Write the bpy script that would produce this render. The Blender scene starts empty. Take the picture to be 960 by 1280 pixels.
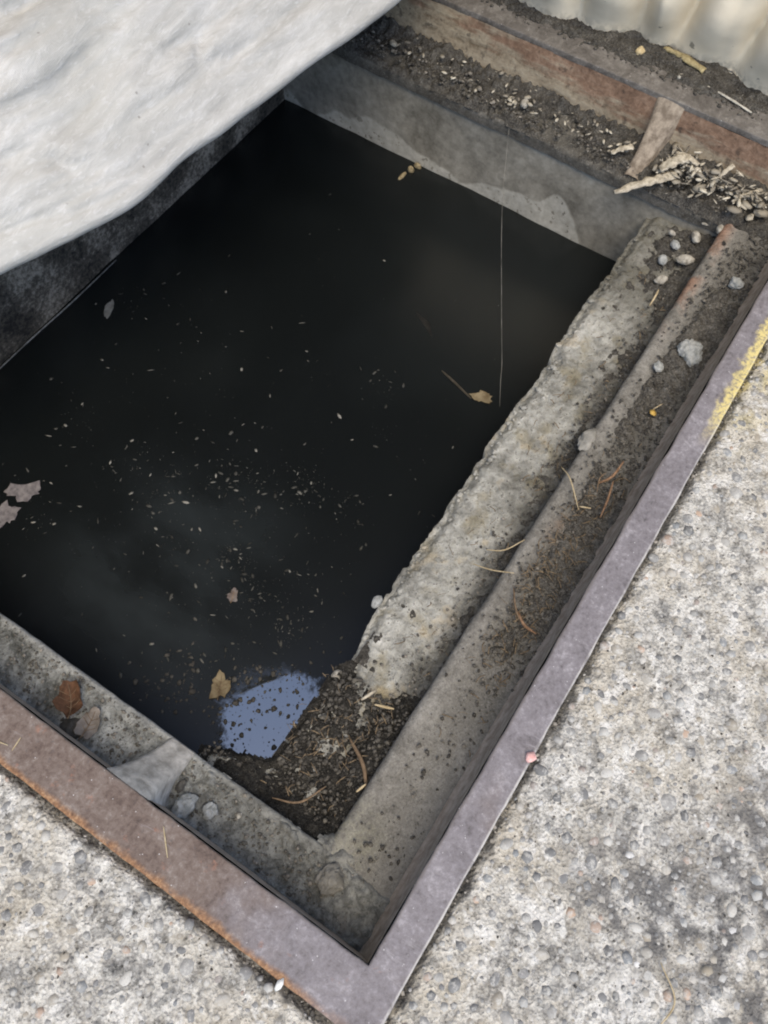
import bpy, math, random
import numpy as np
from mathutils import Matrix, Vector

S = bpy.context.scene
C = S.collection
rng = np.random.default_rng(7)
random.seed(7)

# ------------------------------------------------------------------ camera
cam_d = bpy.data.cameras.new('camera')
cam = bpy.data.objects.new('camera', cam_d)
C.objects.link(cam)
Rm = Matrix(((0.54905, 0.74702, -0.37485), (-0.83527, 0.50625, -0.21456), (0.02948, 0.4309, 0.90192)))
cam.matrix_world = Matrix.Translation((0.0418, 0.04225, 1.0)) @ Rm.to_4x4()
cam_d.sensor_width = 36
cam_d.lens = 36 * 1027.63 / 1280
cam_d.clip_start = 0.02
cam_d.clip_end = 500
cam_d.dof.use_dof = True
cam_d.dof.focus_distance = 1.2
cam_d.dof.aperture_fstop = 18.0
S.camera = cam

# ------------------------------------------------------------------ light
SUN_EL, SUN_AZ = math.radians(66), math.radians(222)     # azimuth of the direction towards the sun, from +x
W = bpy.data.worlds.new('World'); S.world = W; W.use_nodes = True
wn = W.node_tree.nodes; wl = W.node_tree.links
sky = wn.new('ShaderNodeTexSky'); sky.sky_type = 'NISHITA'; sky.sun_disc = False
sky.sun_elevation = SUN_EL
sky.sun_rotation = math.pi / 2 - SUN_AZ
sky.air_density = 1.0; sky.dust_density = 1.5
bg = wn['Background']; bg.inputs['Strength'].default_value = 0.15
wl.new(sky.outputs[0], bg.inputs['Color'])
sun_d = bpy.data.lights.new('sun', 'SUN'); sun_d.energy = 1.7; sun_d.angle = math.radians(40); sun_d.color = (1, .87, .66)
sun = bpy.data.objects.new('sun', sun_d); C.objects.link(sun)
sd = Vector((math.cos(SUN_EL) * math.cos(SUN_AZ), math.cos(SUN_EL) * math.sin(SUN_AZ), math.sin(SUN_EL)))
sun.rotation_euler = sd.to_track_quat('Z', 'Y').to_euler()
sun.location = sd * 20

S.view_settings.view_transform = 'Standard'
S.view_settings.look = 'None'
S.view_settings.exposure = 0.74
S.view_settings.gamma = 1
S.render.engine = 'CYCLES'
S.cycles.use_denoising = True
S.cycles.filter_width = 2.0
S.cycles.max_bounces = 6

# ------------------------------------------------------------------ key sizes (metres; x along the pit, y to the left, z up)
WR, WN, L, WID = 0.0435, 0.0638, 1.438, 1.22
ZL, ZS, ZW = -0.10, -0.15, -0.30          # ledge, concrete bench, water
LR, LN, LF = 0.1105, 0.0735, 0.108        # ledge widths right, near, far
SE = 0.237                                # bench edge

# ------------------------------------------------------------------ numpy noise
def _h(ix, iy, s):
    n = (ix.astype(np.int64) * 374761393 + iy.astype(np.int64) * 668265263 + s * 1442695041) & 0x7fffffff
    n = ((n ^ (n >> 13)) * 1274126177) & 0x7fffffff
    n = ((n ^ (n >> 16)) * 668265263) & 0x7fffffff
    return (n ^ (n >> 15)) / float(0x7fffffff)
def vn(x, y, s=0):
    x, y = np.broadcast_arrays(np.asarray(x, float), np.asarray(y, float))
    ix, iy = np.floor(x), np.floor(y); fx, fy = x - ix, y - iy
    fx = fx * fx * fx * (fx * (fx * 6 - 15) + 10); fy = fy * fy * fy * (fy * (fy * 6 - 15) + 10)
    a, b, c, d = _h(ix, iy, s), _h(ix + 1, iy, s), _h(ix, iy + 1, s), _h(ix + 1, iy + 1, s)
    return (a + (b - a) * fx) * (1 - fy) + (c + (d - c) * fx) * fy
def fbm(x, y, f=1., o=4, s=0, g=.5):
    t, a, m = 0., 1., 0.
    for k in range(o):
        t = t + a * vn(x * f + 17.3 * k, y * f + 9.1 * k, s + k); m += a; a *= g; f *= 2.03
    return t / m
def ss(x, a, b):
    t = np.clip((x - a) / (b - a), 0, 1); return t * t * (3 - 2 * t)

# ------------------------------------------------------------------ mesh helpers
def mesh_np(name, V, F, smooth=True, rnd=None):
    """V (n,3); F list of (k,m) integer arrays"""
    me = bpy.data.meshes.new(name)
    V = np.asarray(V, np.float32)
    if not isinstance(F, (list, tuple)): F = [F]
    F = [np.asarray(f, np.int32) for f in F if len(f)]
    me.vertices.add(len(V)); me.vertices.foreach_set('co', V.ravel())
    nl = sum(f.size for f in F); npoly = sum(len(f) for f in F)
    me.loops.add(nl); me.loops.foreach_set('vertex_index', np.concatenate([f.ravel() for f in F]))
    me.polygons.add(npoly)
    tot = np.concatenate([np.full(len(f), f.shape[1], np.int32) for f in F])
    me.polygons.foreach_set('loop_start', np.concatenate([[0], np.cumsum(tot)[:-1]]).astype(np.int32))
    me.update(calc_edges=True)
    me.validate()
    if smooth: me.polygons.foreach_set('use_smooth', np.ones(len(me.polygons), bool))
    if rnd is not None:
        at = me.attributes.new('rnd', 'FLOAT', 'POINT'); at.data.foreach_set('value', np.asarray(rnd, np.float32))
    return me
def link(name, me, mat, parent=None, loc=None):
    o = bpy.data.objects.new(name, me); C.objects.link(o)
    if mat is not None and not me.materials: me.materials.append(mat)
    if parent: o.parent = parent
    if loc is not None: o.location = loc
    return o
def grid_faces(n, m, closed=False):
    i, j = np.meshgrid(np.arange(n - 1), np.arange(m - (0 if closed else 1)), indexing='ij')
    a = i * m + j; b = i * m + (j + 1) % m
    return np.stack([a, b, b + m, a + m], -1).reshape(-1, 4)
def sheet(name, P, mat, parent=None, flip=False, closed=False, smooth=True):
    n, m = P.shape[:2]; F = grid_faces(n, m, closed)
    if flip: F = F[:, ::-1]
    return link(name, mesh_np(name, P.reshape(-1, 3), F, smooth), mat, parent)
def tag(o, label, cat, group=None):
    o['label'] = label; o['category'] = cat
    if group: o['group'] = group
    return o
def kind(o, k): o['kind'] = k; return o
def thing(name, loc, label, cat, group=None):
    o = bpy.data.objects.new(name, None); C.objects.link(o); o.location = loc; o.empty_display_size = .05
    return tag(o, label, cat, group)
def own_origin(o):
    """put the object's origin at its own base (world mesh)"""
    n = len(o.data.vertices); a = np.empty(n * 3, np.float32); o.data.vertices.foreach_get('co', a); a = a.reshape(-1, 3)
    c = (a.max(0) + a.min(0)) / 2; c[2] = a[:, 2].min()
    o.data.vertices.foreach_set('co', (a - c).ravel()); o.data.update(); o.location = Vector(c.tolist()); return o

def ico(sub):
    import bmesh
    bm = bmesh.new(); bmesh.ops.create_icosphere(bm, subdivisions=sub, radius=1)
    V = np.array([v.co[:] for v in bm.verts]); F = np.array([[v.index for v in f.verts] for f in bm.faces]); bm.free(); return V, F
ICO1, ICO2, ICO3, ICO4 = ico(1), ico(2), ico(3), ico(5)
def blob(seed, base=ICO2, amp=.18, sc=(1, 1, 1)):
    V, F = base; r = np.random.default_rng(seed); d = np.zeros(len(V))
    for k in range(5):
        w = r.normal(size=3) * (1.2 + .5 * k); d += np.sin(V @ w + r.uniform(0, 6.3)) / (1 + .6 * k)
    d = d / 3
    return V * (1 + amp * d)[:, None] * np.array(sc), F
def rock(seed, base=None, amp=.16, sc=(1, 1, 1), grain=.06):
    V, F = blob(seed, base or ICO4, amp, (1, 1, 1)); x, y, z = (V * 1.0 + seed * .37).T
    n = (fbm(x, y, 2.2, 5, seed, .6) + fbm(y, z, 2.2, 5, seed + 9, .6) + fbm(z, x, 2.2, 5, seed + 17, .6)) / 3 - .5
    return V * (1 + n * (grain * 10))[:, None] * np.array(sc), F
def chunk(seed, amp=.35, sc=(1, 1, 1)):
    """angular crumb"""
    V, F = ICO1; r = np.random.default_rng(seed)
    return V * (1 + amp * r.uniform(-1, 1, len(V)))[:, None] * np.array(sc), F
def scatter(name, temps, pos, scl, rot, mat, parent=None, rnd=None, tilt=None, smooth=True):
    """one mesh of many copies; rot about z, tilt about x"""
    Vs, Fs, Rs, off = [], [], [], 0
    for i in range(len(pos)):
        V, F = temps[i % len(temps)]
        s = scl[i] if np.ndim(scl[i]) else (scl[i],) * 3
        V = V * np.array(s)
        if tilt is not None:
            c, sn = math.cos(tilt[i]), math.sin(tilt[i]); V = V @ np.array([[1, 0, 0], [0, c, sn], [0, -sn, c]])
        c, sn = math.cos(rot[i]), math.sin(rot[i])
        V = V @ np.array([[c, sn, 0], [-sn, c, 0], [0, 0, 1]]) + pos[i]
        Vs.append(V); Fs.append(F + off); off += len(V)
        Rs.append(np.full(len(V), rng.random() if rnd is None else rnd[i]))
    return link(name, mesh_np(name, np.concatenate(Vs), np.concatenate(Fs), smooth, np.concatenate(Rs)), mat, parent)
def tube_vf(pts, rad, k=6):
    pts = np.asarray(pts, float); n = len(pts); rad = np.broadcast_to(np.asarray(rad, float), (n,))
    T = np.gradient(pts, axis=0); T /= np.linalg.norm(T, axis=1)[:, None] + 1e-9
    up = np.tile(np.array([0.13, .21, .97]), (n, 1)); A = np.cross(T, up); A /= np.linalg.norm(A, axis=1)[:, None] + 1e-9; B = np.cross(T, A)
    a = np.linspace(0, 2 * math.pi, k, endpoint=False)
    V = pts[:, None] + rad[:, None, None] * (np.cos(a)[None, :, None] * A[:, None] + np.sin(a)[None, :, None] * B[:, None])
    V = V.reshape(-1, 3); F = grid_faces(n, k, True)
    V = np.concatenate([V, pts[:1], pts[-1:]]); c0, c1 = n * k, n * k + 1
    cap = [[(j + 1) % k, j, c0] for j in range(k)] + [[(n - 1) * k + j, (n - 1) * k + (j + 1) % k, c1] for j in range(k)]
    return V, [F, np.array(cap)]
def curve(pts, n=14):
    pts = np.asarray(pts, float)
    if len(pts) == 2: return pts[0] + (pts[1] - pts[0]) * np.linspace(0, 1, n)[:, None]
    t = np.linspace(0, len(pts) - 1, n); P = np.concatenate([[2 * pts[0] - pts[1]], pts, [2 * pts[-1] - pts[-2]]]); out = []
    for x in t:
        i = min(int(x), len(pts) - 2); f = x - i; p0, p1, p2, p3 = P[i:i + 4]
        out.append(.5 * (2 * p1 + (p2 - p0) * f + (2 * p0 - 5 * p1 + 4 * p2 - p3) * f * f + (3 * p1 - p0 - 3 * p2 + p3) * f ** 3))
    return np.array(out)
def tube(name, pts, rad, mat, parent=None, n=14, taper=.5):
    P = curve(pts, n); r = rad * (1 - (1 - taper) * np.abs(np.linspace(-1, 1, len(P))) ** 2)
    V, F = tube_vf(P, r); return own_origin(link(name, mesh_np(name, V, F), mat, parent)) if not parent else link(name, mesh_np(name, V, F), mat, parent)

# ------------------------------------------------------------------ materials
class M:
    def __init__(s, name, rough=.8, spec=.3):
        s.m = bpy.data.materials.new(name); s.m.use_nodes = True; s.nt = s.m.node_tree; s.b = s.nt.nodes['Principled BSDF']
        s.b.inputs['Roughness'].default_value = rough; s.b.inputs['Specular IOR Level'].default_value = spec
        s.geo = s.nt.nodes.new('ShaderNodeNewGeometry'); s.pos = s.geo.outputs['Position']; s._x = None
    def l(s, a, b): s.nt.links.new(a, b)
    def put(s, sock, v):
        if isinstance(v, bpy.types.NodeSocket): s.l(v, sock)
        elif isinstance(v, tuple) and len(v) == 3 and sock.type == 'RGBA': sock.default_value = (*v, 1)
        else: sock.default_value = v
    def xyz(s):
        if not s._x: n = s.nt.nodes.new('ShaderNodeSeparateXYZ'); s.l(s.pos, n.inputs[0]); s._x = n.outputs
        return s._x
    def noise(s, sc, det=4, ro=.55, vec=None, stretch=None, dist=0):
        n = s.nt.nodes.new('ShaderNodeTexNoise'); n.inputs['Scale'].default_value = sc; n.inputs['Detail'].default_value = det; n.inputs['Roughness'].default_value = ro; n.inputs['Distortion'].default_value = dist
        v = vec or s.pos
        if stretch:
            mp = s.nt.nodes.new('ShaderNodeMapping'); mp.inputs['Scale'].default_value = stretch; s.l(v, mp.inputs[0]); v = mp.outputs[0]
        s.l(v, n.inputs['Vector']); return n.outputs['Fac']
    def vor(s, sc, out='Distance', feat='F1', rnd=1, vec=None):
        n = s.nt.nodes.new('ShaderNodeTexVoronoi'); n.feature = feat; n.inputs['Scale'].default_value = sc; n.inputs['Randomness'].default_value = rnd; s.l(vec or s.pos, n.inputs['Vector']); return n.outputs[out]
    def math(s, op, a, b=0., c=None):
        n = s.nt.nodes.new('ShaderNodeMath'); n.operation = op; s.put(n.inputs[0], a); s.put(n.inputs[1], b)
        if c is not None: s.put(n.inputs[2], c)
        return n.outputs[0]
    def mr(s, x, a, b, c=0., d=1., sm=True):
        n = s.nt.nodes.new('ShaderNodeMapRange'); n.interpolation_type = 'SMOOTHSTEP' if sm else 'LINEAR'
        s.put(n.inputs['Value'], x); s.put(n.inputs['From Min'], a); s.put(n.inputs['From Max'], b); s.put(n.inputs['To Min'], c); s.put(n.inputs['To Max'], d); return n.outputs['Result']
    def mix(s, f, a, b, mode='MIX'):
        n = s.nt.nodes.new('ShaderNodeMix'); n.data_type = 'RGBA'; n.blend_type = mode; s.put(n.inputs[0], f); s.put(n.inputs[6], a); s.put(n.inputs[7], b); return n.outputs[2]
    def ramp(s, x, stops, const=False):
        n = s.nt.nodes.new('ShaderNodeValToRGB'); e = n.color_ramp.elements
        if const: n.color_ramp.interpolation = 'CONSTANT'
        while len(e) < len(stops): e.new(.5)
        for q, (p, c) in zip(e, stops): q.position = p; q.color = (*c, 1)
        s.l(x, n.inputs[0]); return n.outputs[0]
    def attr(s, name='rnd'):
        n = s.nt.nodes.new('ShaderNodeAttribute'); n.attribute_name = name; return n.outputs['Fac']
    def col(s, c): s.put(s.b.inputs['Base Color'], c); return s
    def rough(s, r): s.put(s.b.inputs['Roughness'], r); return s
    def bump(s, h, dist=.002, st=.6):
        n = s.nt.nodes.new('ShaderNodeBump'); n.inputs['Distance'].default_value = dist; n.inputs['Strength'].default_value = st; s.l(h, n.inputs['Height'])
        if s.b.inputs['Normal'].links: s.l(s.b.inputs['Normal'].links[0].from_socket, n.inputs['Normal'])
        s.l(n.outputs[0], s.b.inputs['Normal']); return s
    def disc(s, x, y, r, soft=.5):
        """1 inside a disc round a ground point"""
        X = s.xyz(); dx = s.math('SUBTRACT', X[0], x); dy = s.math('SUBTRACT', X[1], y)
        d = s.math('SQRT', s.math('ADD', s.math('MULTIPLY', dx, dx), s.math('MULTIPLY', dy, dy)))
        return s.mr(d, r * (1 - soft), r * (1 + soft), 1., 0.)

def mat_ground():
    m = M('washed concrete', .9, .2)
    big = m.noise(7, 4, .6); mid = m.noise(38, 5, .65); fin = m.noise(170, 4, .7)
    c = m.ramp(m.mix(.35, mid, fin), [(.37, (.10, .098, .09)), (.43, (.28, .27, .245)), (.50, (.52, .50, .45)), (.60, (.71, .69, .63))])
    grit = m.vor(330, 'Color'); sx = m.nt.nodes.new('ShaderNodeSeparateColor'); m.l(grit, sx.inputs[0])
    c = m.mix(m.mr(sx.outputs[0], .5, .9, 0, .6), c, m.ramp(sx.outputs[1], [(0, (.12, .12, .125)), (.4, (.30, .29, .27)), (.7, (.50, .46, .38)), (1, (.68, .67, .64))]))
    c = m.mix(m.mr(big, .42, .66, 0, .6), c, m.ramp(fin, [(.3, (.38, .33, .25)), (.7, (.66, .60, .48))]))
    pt = m.noise(26, 5, .68, dist=.5); c = m.mix(m.mr(pt, .53, .62, 0, .75), c, m.ramp(fin, [(.35, (.62, .605, .56)), (.6, (.78, .765, .72))])); c = m.mix(m.mr(pt, .46, .38, 0, .6), c, m.ramp(fin, [(.35, (.11, .11, .105)), (.65, (.27, .265, .25))]))
    st = m.math('MAXIMUM', m.disc(.345, -.345, .10), m.math('MAXIMUM', m.disc(.24, -.36, .10), m.disc(.225, -.215, .075)))
    st = m.math('MULTIPLY', st, m.mr(m.noise(28, 4, .6), .40, .58))
    c = m.mix(m.math('MULTIPLY', st, .76), c, (.085, .085, .088))
    X = m.xyz()
    # grimy gap along the frame
    dg = m.math('MAXIMUM', m.math('MAXIMUM', m.math('SUBTRACT', -WN, X[0]), m.math('SUBTRACT', -WR, X[1])), m.math('MAXIMUM', m.math('SUBTRACT', X[0], L + WN), m.math('SUBTRACT', X[1], WID + WN)))
    dg = m.math('ADD', dg, m.math('MULTIPLY', m.math('SUBTRACT', m.noise(50, 4), .5), .035))
    c = m.mix(m.mr(dg, .003, .013, .85, 0), c, (.06, .058, .054))
    yl = m.math('MULTIPLY', m.math('MULTIPLY', m.mr(X[0], .78, .95), m.mr(X[0], 1.35, 1.2)), m.math('MULTIPLY', m.math('MULTIPLY', m.mr(X[1], -.13, -.05), m.mr(X[1], .1, .0)), m.mr(m.noise(22, 4), .42, .6)))
    c = m.mix(m.math('MULTIPLY', yl, .6), c, (.72, .60, .26))
    m.col(c)
    m.bump(fin, .005, .8); m.bump(m.vor(240), .003, .7); m.bump(mid, .008, .6)
    return m.m
def mat_pebble():
    m = M('pebble', .75, .35); r = m.attr()
    c = m.ramp(r, [(0, (.15, .15, .147)), (.18, (.21, .21, .206)), (.36, (.28, .275, .26)), (.52, (.36, .35, .325)), (.66, (.33, .29, .225)), (.78, (.52, .505, .465)), (.90, (.22, .232, .238)), (.965, (.47, .34, .25)), (.98, (.15, .15, .15)), (1, (.72, .71, .68))])
    n = m.noise(130, 4, .65); n2 = m.noise(600, 2, .6)
    c = m.mix(m.mr(n, .45, .62, .0, .75), c, m.ramp(n2, [(.35, (.36, .35, .32)), (.65, (.66, .645, .60))]))
    c = m.mix(m.mr(n2, .5, .8, 0, .5), c, (.12, .12, .12))
    m.col(c); m.bump(n2, .0008, .5); return m.m
def mat_gravel():
    m = M('crumb', .9, .2); r = m.attr()
    c = m.ramp(r, [(0, (.035, .032, .028)), (.45, (.07, .065, .057)), (.75, (.13, .12, .10)), (.9, (.24, .22, .19)), (1, (.42, .39, .34))])
    m.col(m.mix(m.mr(m.noise(400, 2), .45, .7, 0, .5), c, (.18, .17, .15))); return m.m
def mat_steel():
    m = M('painted steel', .55, .4); X = m.xyz()
    n0 = m.noise(7, 4, .6); n1 = m.noise(26, 5, .68, dist=.5); n2 = m.noise(160, 4, .72); n3 = m.noise(420, 3, .7); sc = m.noise(70, 4, .7, stretch=(1, .18, 1), dist=.4)
    mauve = m.ramp(m.mix(.5, n1, n2), [(.34, (.085, .076, .077)), (.45, (.165, .150, .157)), (.55, (.22, .203, .213)), (.66, (.35, .33, .34))])
    brown = m.ramp(m.mix(.5, n1, n2), [(.34, (.06, .040, .032)), (.45, (.125, .090, .074)), (.55, (.175, .138, .118)), (.66, (.28, .245, .22))])
    rf = m.math('ADD', m.mr(X[1], .0, .34, -.15, .95, False), m.math('MULTIPLY', m.math('SUBTRACT', n0, .5), 1.6))
    c = m.mix(m.mr(rf, .0, .5), mauve, brown)
    c = m.mix(m.mr(sc, .58, .75, 0, .35), c, (.44, .42, .43))
    rs = m.math('MULTIPLY', m.mr(m.noise(34, 5, .7), .60, .70), m.mr(X[0], .02, -.01))
    c = m.mix(m.math('MULTIPLY', rs, .6), c, (.30, .15, .10))
    # orange rust along the outer edge of the near rail
    ed = m.math('ADD', X[0], m.math('MULTIPLY', m.math('SUBTRACT', m.noise(30, 5, .65), .5), .022))
    of = m.math('MULTIPLY', m.mr(ed, -WN + .011, -WN + .002), m.mr(X[1], .0, .07, .35, 1))
    c = m.mix(of, c, m.ramp(n2, [(.33, (.11, .055, .03)), (.5, (.24, .125, .06)), (.67, (.40, .25, .14))]))
    # worn pale line along the outer edge of the right rail, grime along the inner edges
    wl_ = m.math('ADD', X[1], m.math('MULTIPLY', m.math('SUBTRACT', n1, .5), .004))
    c = m.mix(m.math('MULTIPLY', m.mr(wl_, -WR + .0035, -WR + .001), m.mr(n1, .4, .55, .2, .8)), c, (.55, .53, .49))
    gr = m.math('MAXIMUM', m.math('MULTIPLY', m.mr(wl_, -.005, -.0005), m.math('MULTIPLY', m.mr(X[1], .004, .002), m.mr(X[0], -.003, .004))), m.math('MULTIPLY', m.mr(m.math('ADD', X[0], m.math('MULTIPLY', m.math('SUBTRACT', n1, .5), .008)), -.004, .0), m.math('MULTIPLY', m.mr(X[0], .02, .015), m.mr(X[1], -.001, .003))))
    c = m.mix(m.math('MULTIPLY', gr, .65), c, (.12, .105, .095))
    # far flange is grimy
    ff = m.mr(X[0], 1.2, 1.42); c = m.mix(m.math('MULTIPLY', ff, .92), c, m.ramp(m.mix(.4, n1, n2), [(.36, (.06, .055, .05)), (.52, (.125, .117, .107)), (.64, (.21, .20, .185))]))
    ym = m.math('MULTIPLY', m.mr(X[0], .79, .88), m.mr(m.math('ADD', X[1], m.math('MULTIPLY', m.math('SUBTRACT', m.noise(38, 5, .65), .5), .040)), -.024, -.034))
    ym = m.math('MULTIPLY', ym, m.mr(X[0], 1.2, 1.12))
    c = m.mix(m.math('MULTIPLY', ym, m.mr(n2, .38, .55, .25, .95)), c, (.66, .55, .22))
    sp = m.mr(m.vor(150), .13, .07); sp = m.math('MULTIPLY', sp, m.mr(m.noise(60, 2), .54, .58))
    c = m.mix(m.math('MULTIPLY', sp, .75), c, (.66, .65, .64))
    dk = m.mr(m.noise(120, 4, .65), .60, .70); c = m.mix(m.math('MULTIPLY', dk, .55), c, (.09, .078, .078))
    m.col(c); m.rough(m.mr(n2, .3, .7, .5, .8)); m.bump(n2, .0012, .6); m.bump(n3, .0006, .5); m.bump(n1, .003, .4); return m.m
def mat_rust():
    m = M('rusted steel', .85, .2); X = m.xyz()
    n1 = m.noise(14, 5, .65, dist=.6); n2 = m.noise(90, 4, .7); st = m.noise(40, 4, .6, stretch=(1, .35, 1.6))
    rust = m.ramp(m.mix(.5, n1, n2), [(.33, (.115, .07, .048)), (.5, (.245, .158, .108)), (.66, (.37, .26, .185))])
    mud = m.ramp(m.mix(.5, st, n2), [(.35, (.17, .135, .09)), (.5, (.32, .265, .19)), (.68, (.46, .40, .30))])
    f = m.math('ADD', m.mr(X[2], -.03, -.085, 0, 1, False), m.math('MULTIPLY', m.math('SUBTRACT', st, .5), 1.8))
    f = m.math('ADD', f, m.mr(X[1], .45, .95, .05, .9, False))
    c = m.mix(m.mr(f, .25, .75), rust, mud)
    c = m.mix(m.mr(m.noise(55, 3), .60, .70, 0, .6), c, (.055, .045, .038))
    m.col(c); m.bump(n2, .003, .6); m.bump(st, .004, .4); return m.m
def mat_dusty(far=False):
    """dirt coated steel ledge"""
    m = M('dusty far steel' if far else 'dusty steel', .93, .12); X = m.xyz()
    n1 = m.noise(13, 5, .62, dist=.4); n2 = m.noise(95, 5, .72); n3 = m.noise(330, 3, .75)
    if far:
        c = m.ramp(m.mix(.5, n1, n2), [(.34, (.045, .042, .036)), (.5, (.095, .09, .079)), (.66, (.17, .163, .145))])
    else:
        c = m.ramp(m.mix(.55, n1, n2), [(.34, (.112, .107, .095)), (.46, (.192, .184, .166)), (.55, (.258, .249, .226)), (.68, (.36, .35, .322))])
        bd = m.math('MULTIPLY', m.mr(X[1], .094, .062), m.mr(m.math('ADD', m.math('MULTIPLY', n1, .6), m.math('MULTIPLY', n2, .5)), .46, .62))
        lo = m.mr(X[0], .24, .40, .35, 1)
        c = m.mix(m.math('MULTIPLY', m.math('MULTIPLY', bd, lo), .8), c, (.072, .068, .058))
        rs = m.math('MULTIPLY', m.mr(X[0], 1.0, 1.17), m.math('MULTIPLY', m.mr(X[1], .08, .108), m.mr(n1, .42, .55)))
        c = m.mix(m.math('MULTIPLY', rs, .75), c, m.ramp(n2, [(.35, (.17, .085, .05)), (.65, (.36, .19, .115))]))
        gn = m.math('MULTIPLY', m.disc(.10, .10, .045), m.mr(n2, .4, .6)); c = m.mix(m.math('MULTIPLY', gn, .2), c, (.22, .22, .10))
        br = m.math('MULTIPLY', m.disc(.62, .055, .03), m.mr(n2, .35, .6)); c = m.mix(m.math('MULTIPLY', br, .6), c, (.21, .135, .085))
    c = m.mix(m.mr(n3, .50, .72, 0, .55), c, (.07, .066, .058)); c = m.mix(m.mr(n3, .46, .30, 0, .4), c, (.36, .35, .32))
    m.col(c); m.bump(n2, .004, .7); m.bump(n3, .002, .7); return m.m
def mat_near():
    m = M('grimy near ledge', .94, .12); X = m.xyz()
    n1 = m.noise(15, 5, .62, dist=.4); n2 = m.noise(85, 5, .72, dist=.6); n3 = m.noise(240, 3, .75)
    c = m.ramp(m.mix(.5, n1, n2), [(.36, (.06, .062, .057)), (.45, (.155, .158, .148)), (.53, (.28, .285, .268)), (.64, (.45, .455, .43))])
    pl = m.mr(m.math('ADD', X[0], m.math('MULTIPLY', m.math('SUBTRACT', n1, .5), .02)), .055, .072); c = m.mix(m.math('MULTIPLY', pl, .45), c, (.42, .42, .40))
    sl = m.mr(X[1], .33, .22); c = m.mix(m.math('MULTIPLY', sl, .6), c, m.ramp(n2, [(.38, (.085, .084, .076)), (.6, (.20, .20, .18))]))
    m.col(m.mix(m.mr(n3, .52, .72, 0, .65), c, (.05, .05, .045))); m.bump(n2, .005, .8); m.bump(n3, .0022, .7); return m.m
def mat_bench():
    m = M('mossy bench concrete', .93, .15); X = m.xyz()
    n1 = m.noise(9, 5, .62, dist=.3); n2 = m.noise(60, 5, .68); n3 = m.noise(240, 3, .7)
    c = m.ramp(m.mix(.5, n1, n2), [(.36, (.145, .144, .128)), (.45, (.28, .278, .252)), (.53, (.42, .418, .382)), (.63, (.61, .605, .565))])
    c = m.mix(m.mr(m.noise(19, 4, .6), .52, .68, 0, .6), c, (.26, .23, .15))
    c = m.mix(m.mr(m.noise(120, 4, .68), .58, .68, 0, .8), c, (.075, .07, .06)); c = m.mix(m.mr(n3, .55, .75, 0, .5), c, (.11, .105, .09)); c = m.mix(m.mr(m.noise(15, 3, .6), .60, .68, 0, .35), c, (.36, .27, .13))
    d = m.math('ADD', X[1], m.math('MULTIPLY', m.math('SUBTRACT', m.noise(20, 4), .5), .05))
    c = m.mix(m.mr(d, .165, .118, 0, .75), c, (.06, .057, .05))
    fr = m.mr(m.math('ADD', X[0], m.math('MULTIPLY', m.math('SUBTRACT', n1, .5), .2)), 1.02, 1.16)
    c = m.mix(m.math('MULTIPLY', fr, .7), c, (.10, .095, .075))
    m.col(c); m.bump(n2, .005, .8); m.bump(n3, .0025, .8); m.bump(n1, .008, .4); return m.m
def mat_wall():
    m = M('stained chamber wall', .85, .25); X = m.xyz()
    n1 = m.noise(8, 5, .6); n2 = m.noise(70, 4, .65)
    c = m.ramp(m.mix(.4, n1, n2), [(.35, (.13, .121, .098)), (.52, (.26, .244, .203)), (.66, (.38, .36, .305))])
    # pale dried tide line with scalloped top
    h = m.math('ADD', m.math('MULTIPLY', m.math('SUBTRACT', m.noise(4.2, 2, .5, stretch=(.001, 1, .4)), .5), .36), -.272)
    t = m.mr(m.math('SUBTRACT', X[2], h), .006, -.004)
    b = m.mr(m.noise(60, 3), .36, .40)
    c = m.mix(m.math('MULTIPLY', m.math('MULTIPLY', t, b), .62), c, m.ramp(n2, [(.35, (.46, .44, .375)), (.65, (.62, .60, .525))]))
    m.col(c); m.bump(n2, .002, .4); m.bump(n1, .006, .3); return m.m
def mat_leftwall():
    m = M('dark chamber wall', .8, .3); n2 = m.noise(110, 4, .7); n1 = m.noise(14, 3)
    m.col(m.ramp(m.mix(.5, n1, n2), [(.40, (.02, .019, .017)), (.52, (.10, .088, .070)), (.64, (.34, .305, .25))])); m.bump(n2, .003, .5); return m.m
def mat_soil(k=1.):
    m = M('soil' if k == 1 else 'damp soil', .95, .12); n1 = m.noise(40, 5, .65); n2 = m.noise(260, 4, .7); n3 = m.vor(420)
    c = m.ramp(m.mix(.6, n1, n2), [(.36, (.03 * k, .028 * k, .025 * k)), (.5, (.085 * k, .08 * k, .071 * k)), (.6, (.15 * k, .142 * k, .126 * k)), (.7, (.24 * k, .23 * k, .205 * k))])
    m.col(m.mix(m.mr(m.noise(500, 2, .6), .60, .74, 0, .6), c, (.27, .255, .22))); m.bump(n2, .004, 1.); m.bump(n3, .002, .8); m.bump(n1, .006, .5); return m.m
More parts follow.
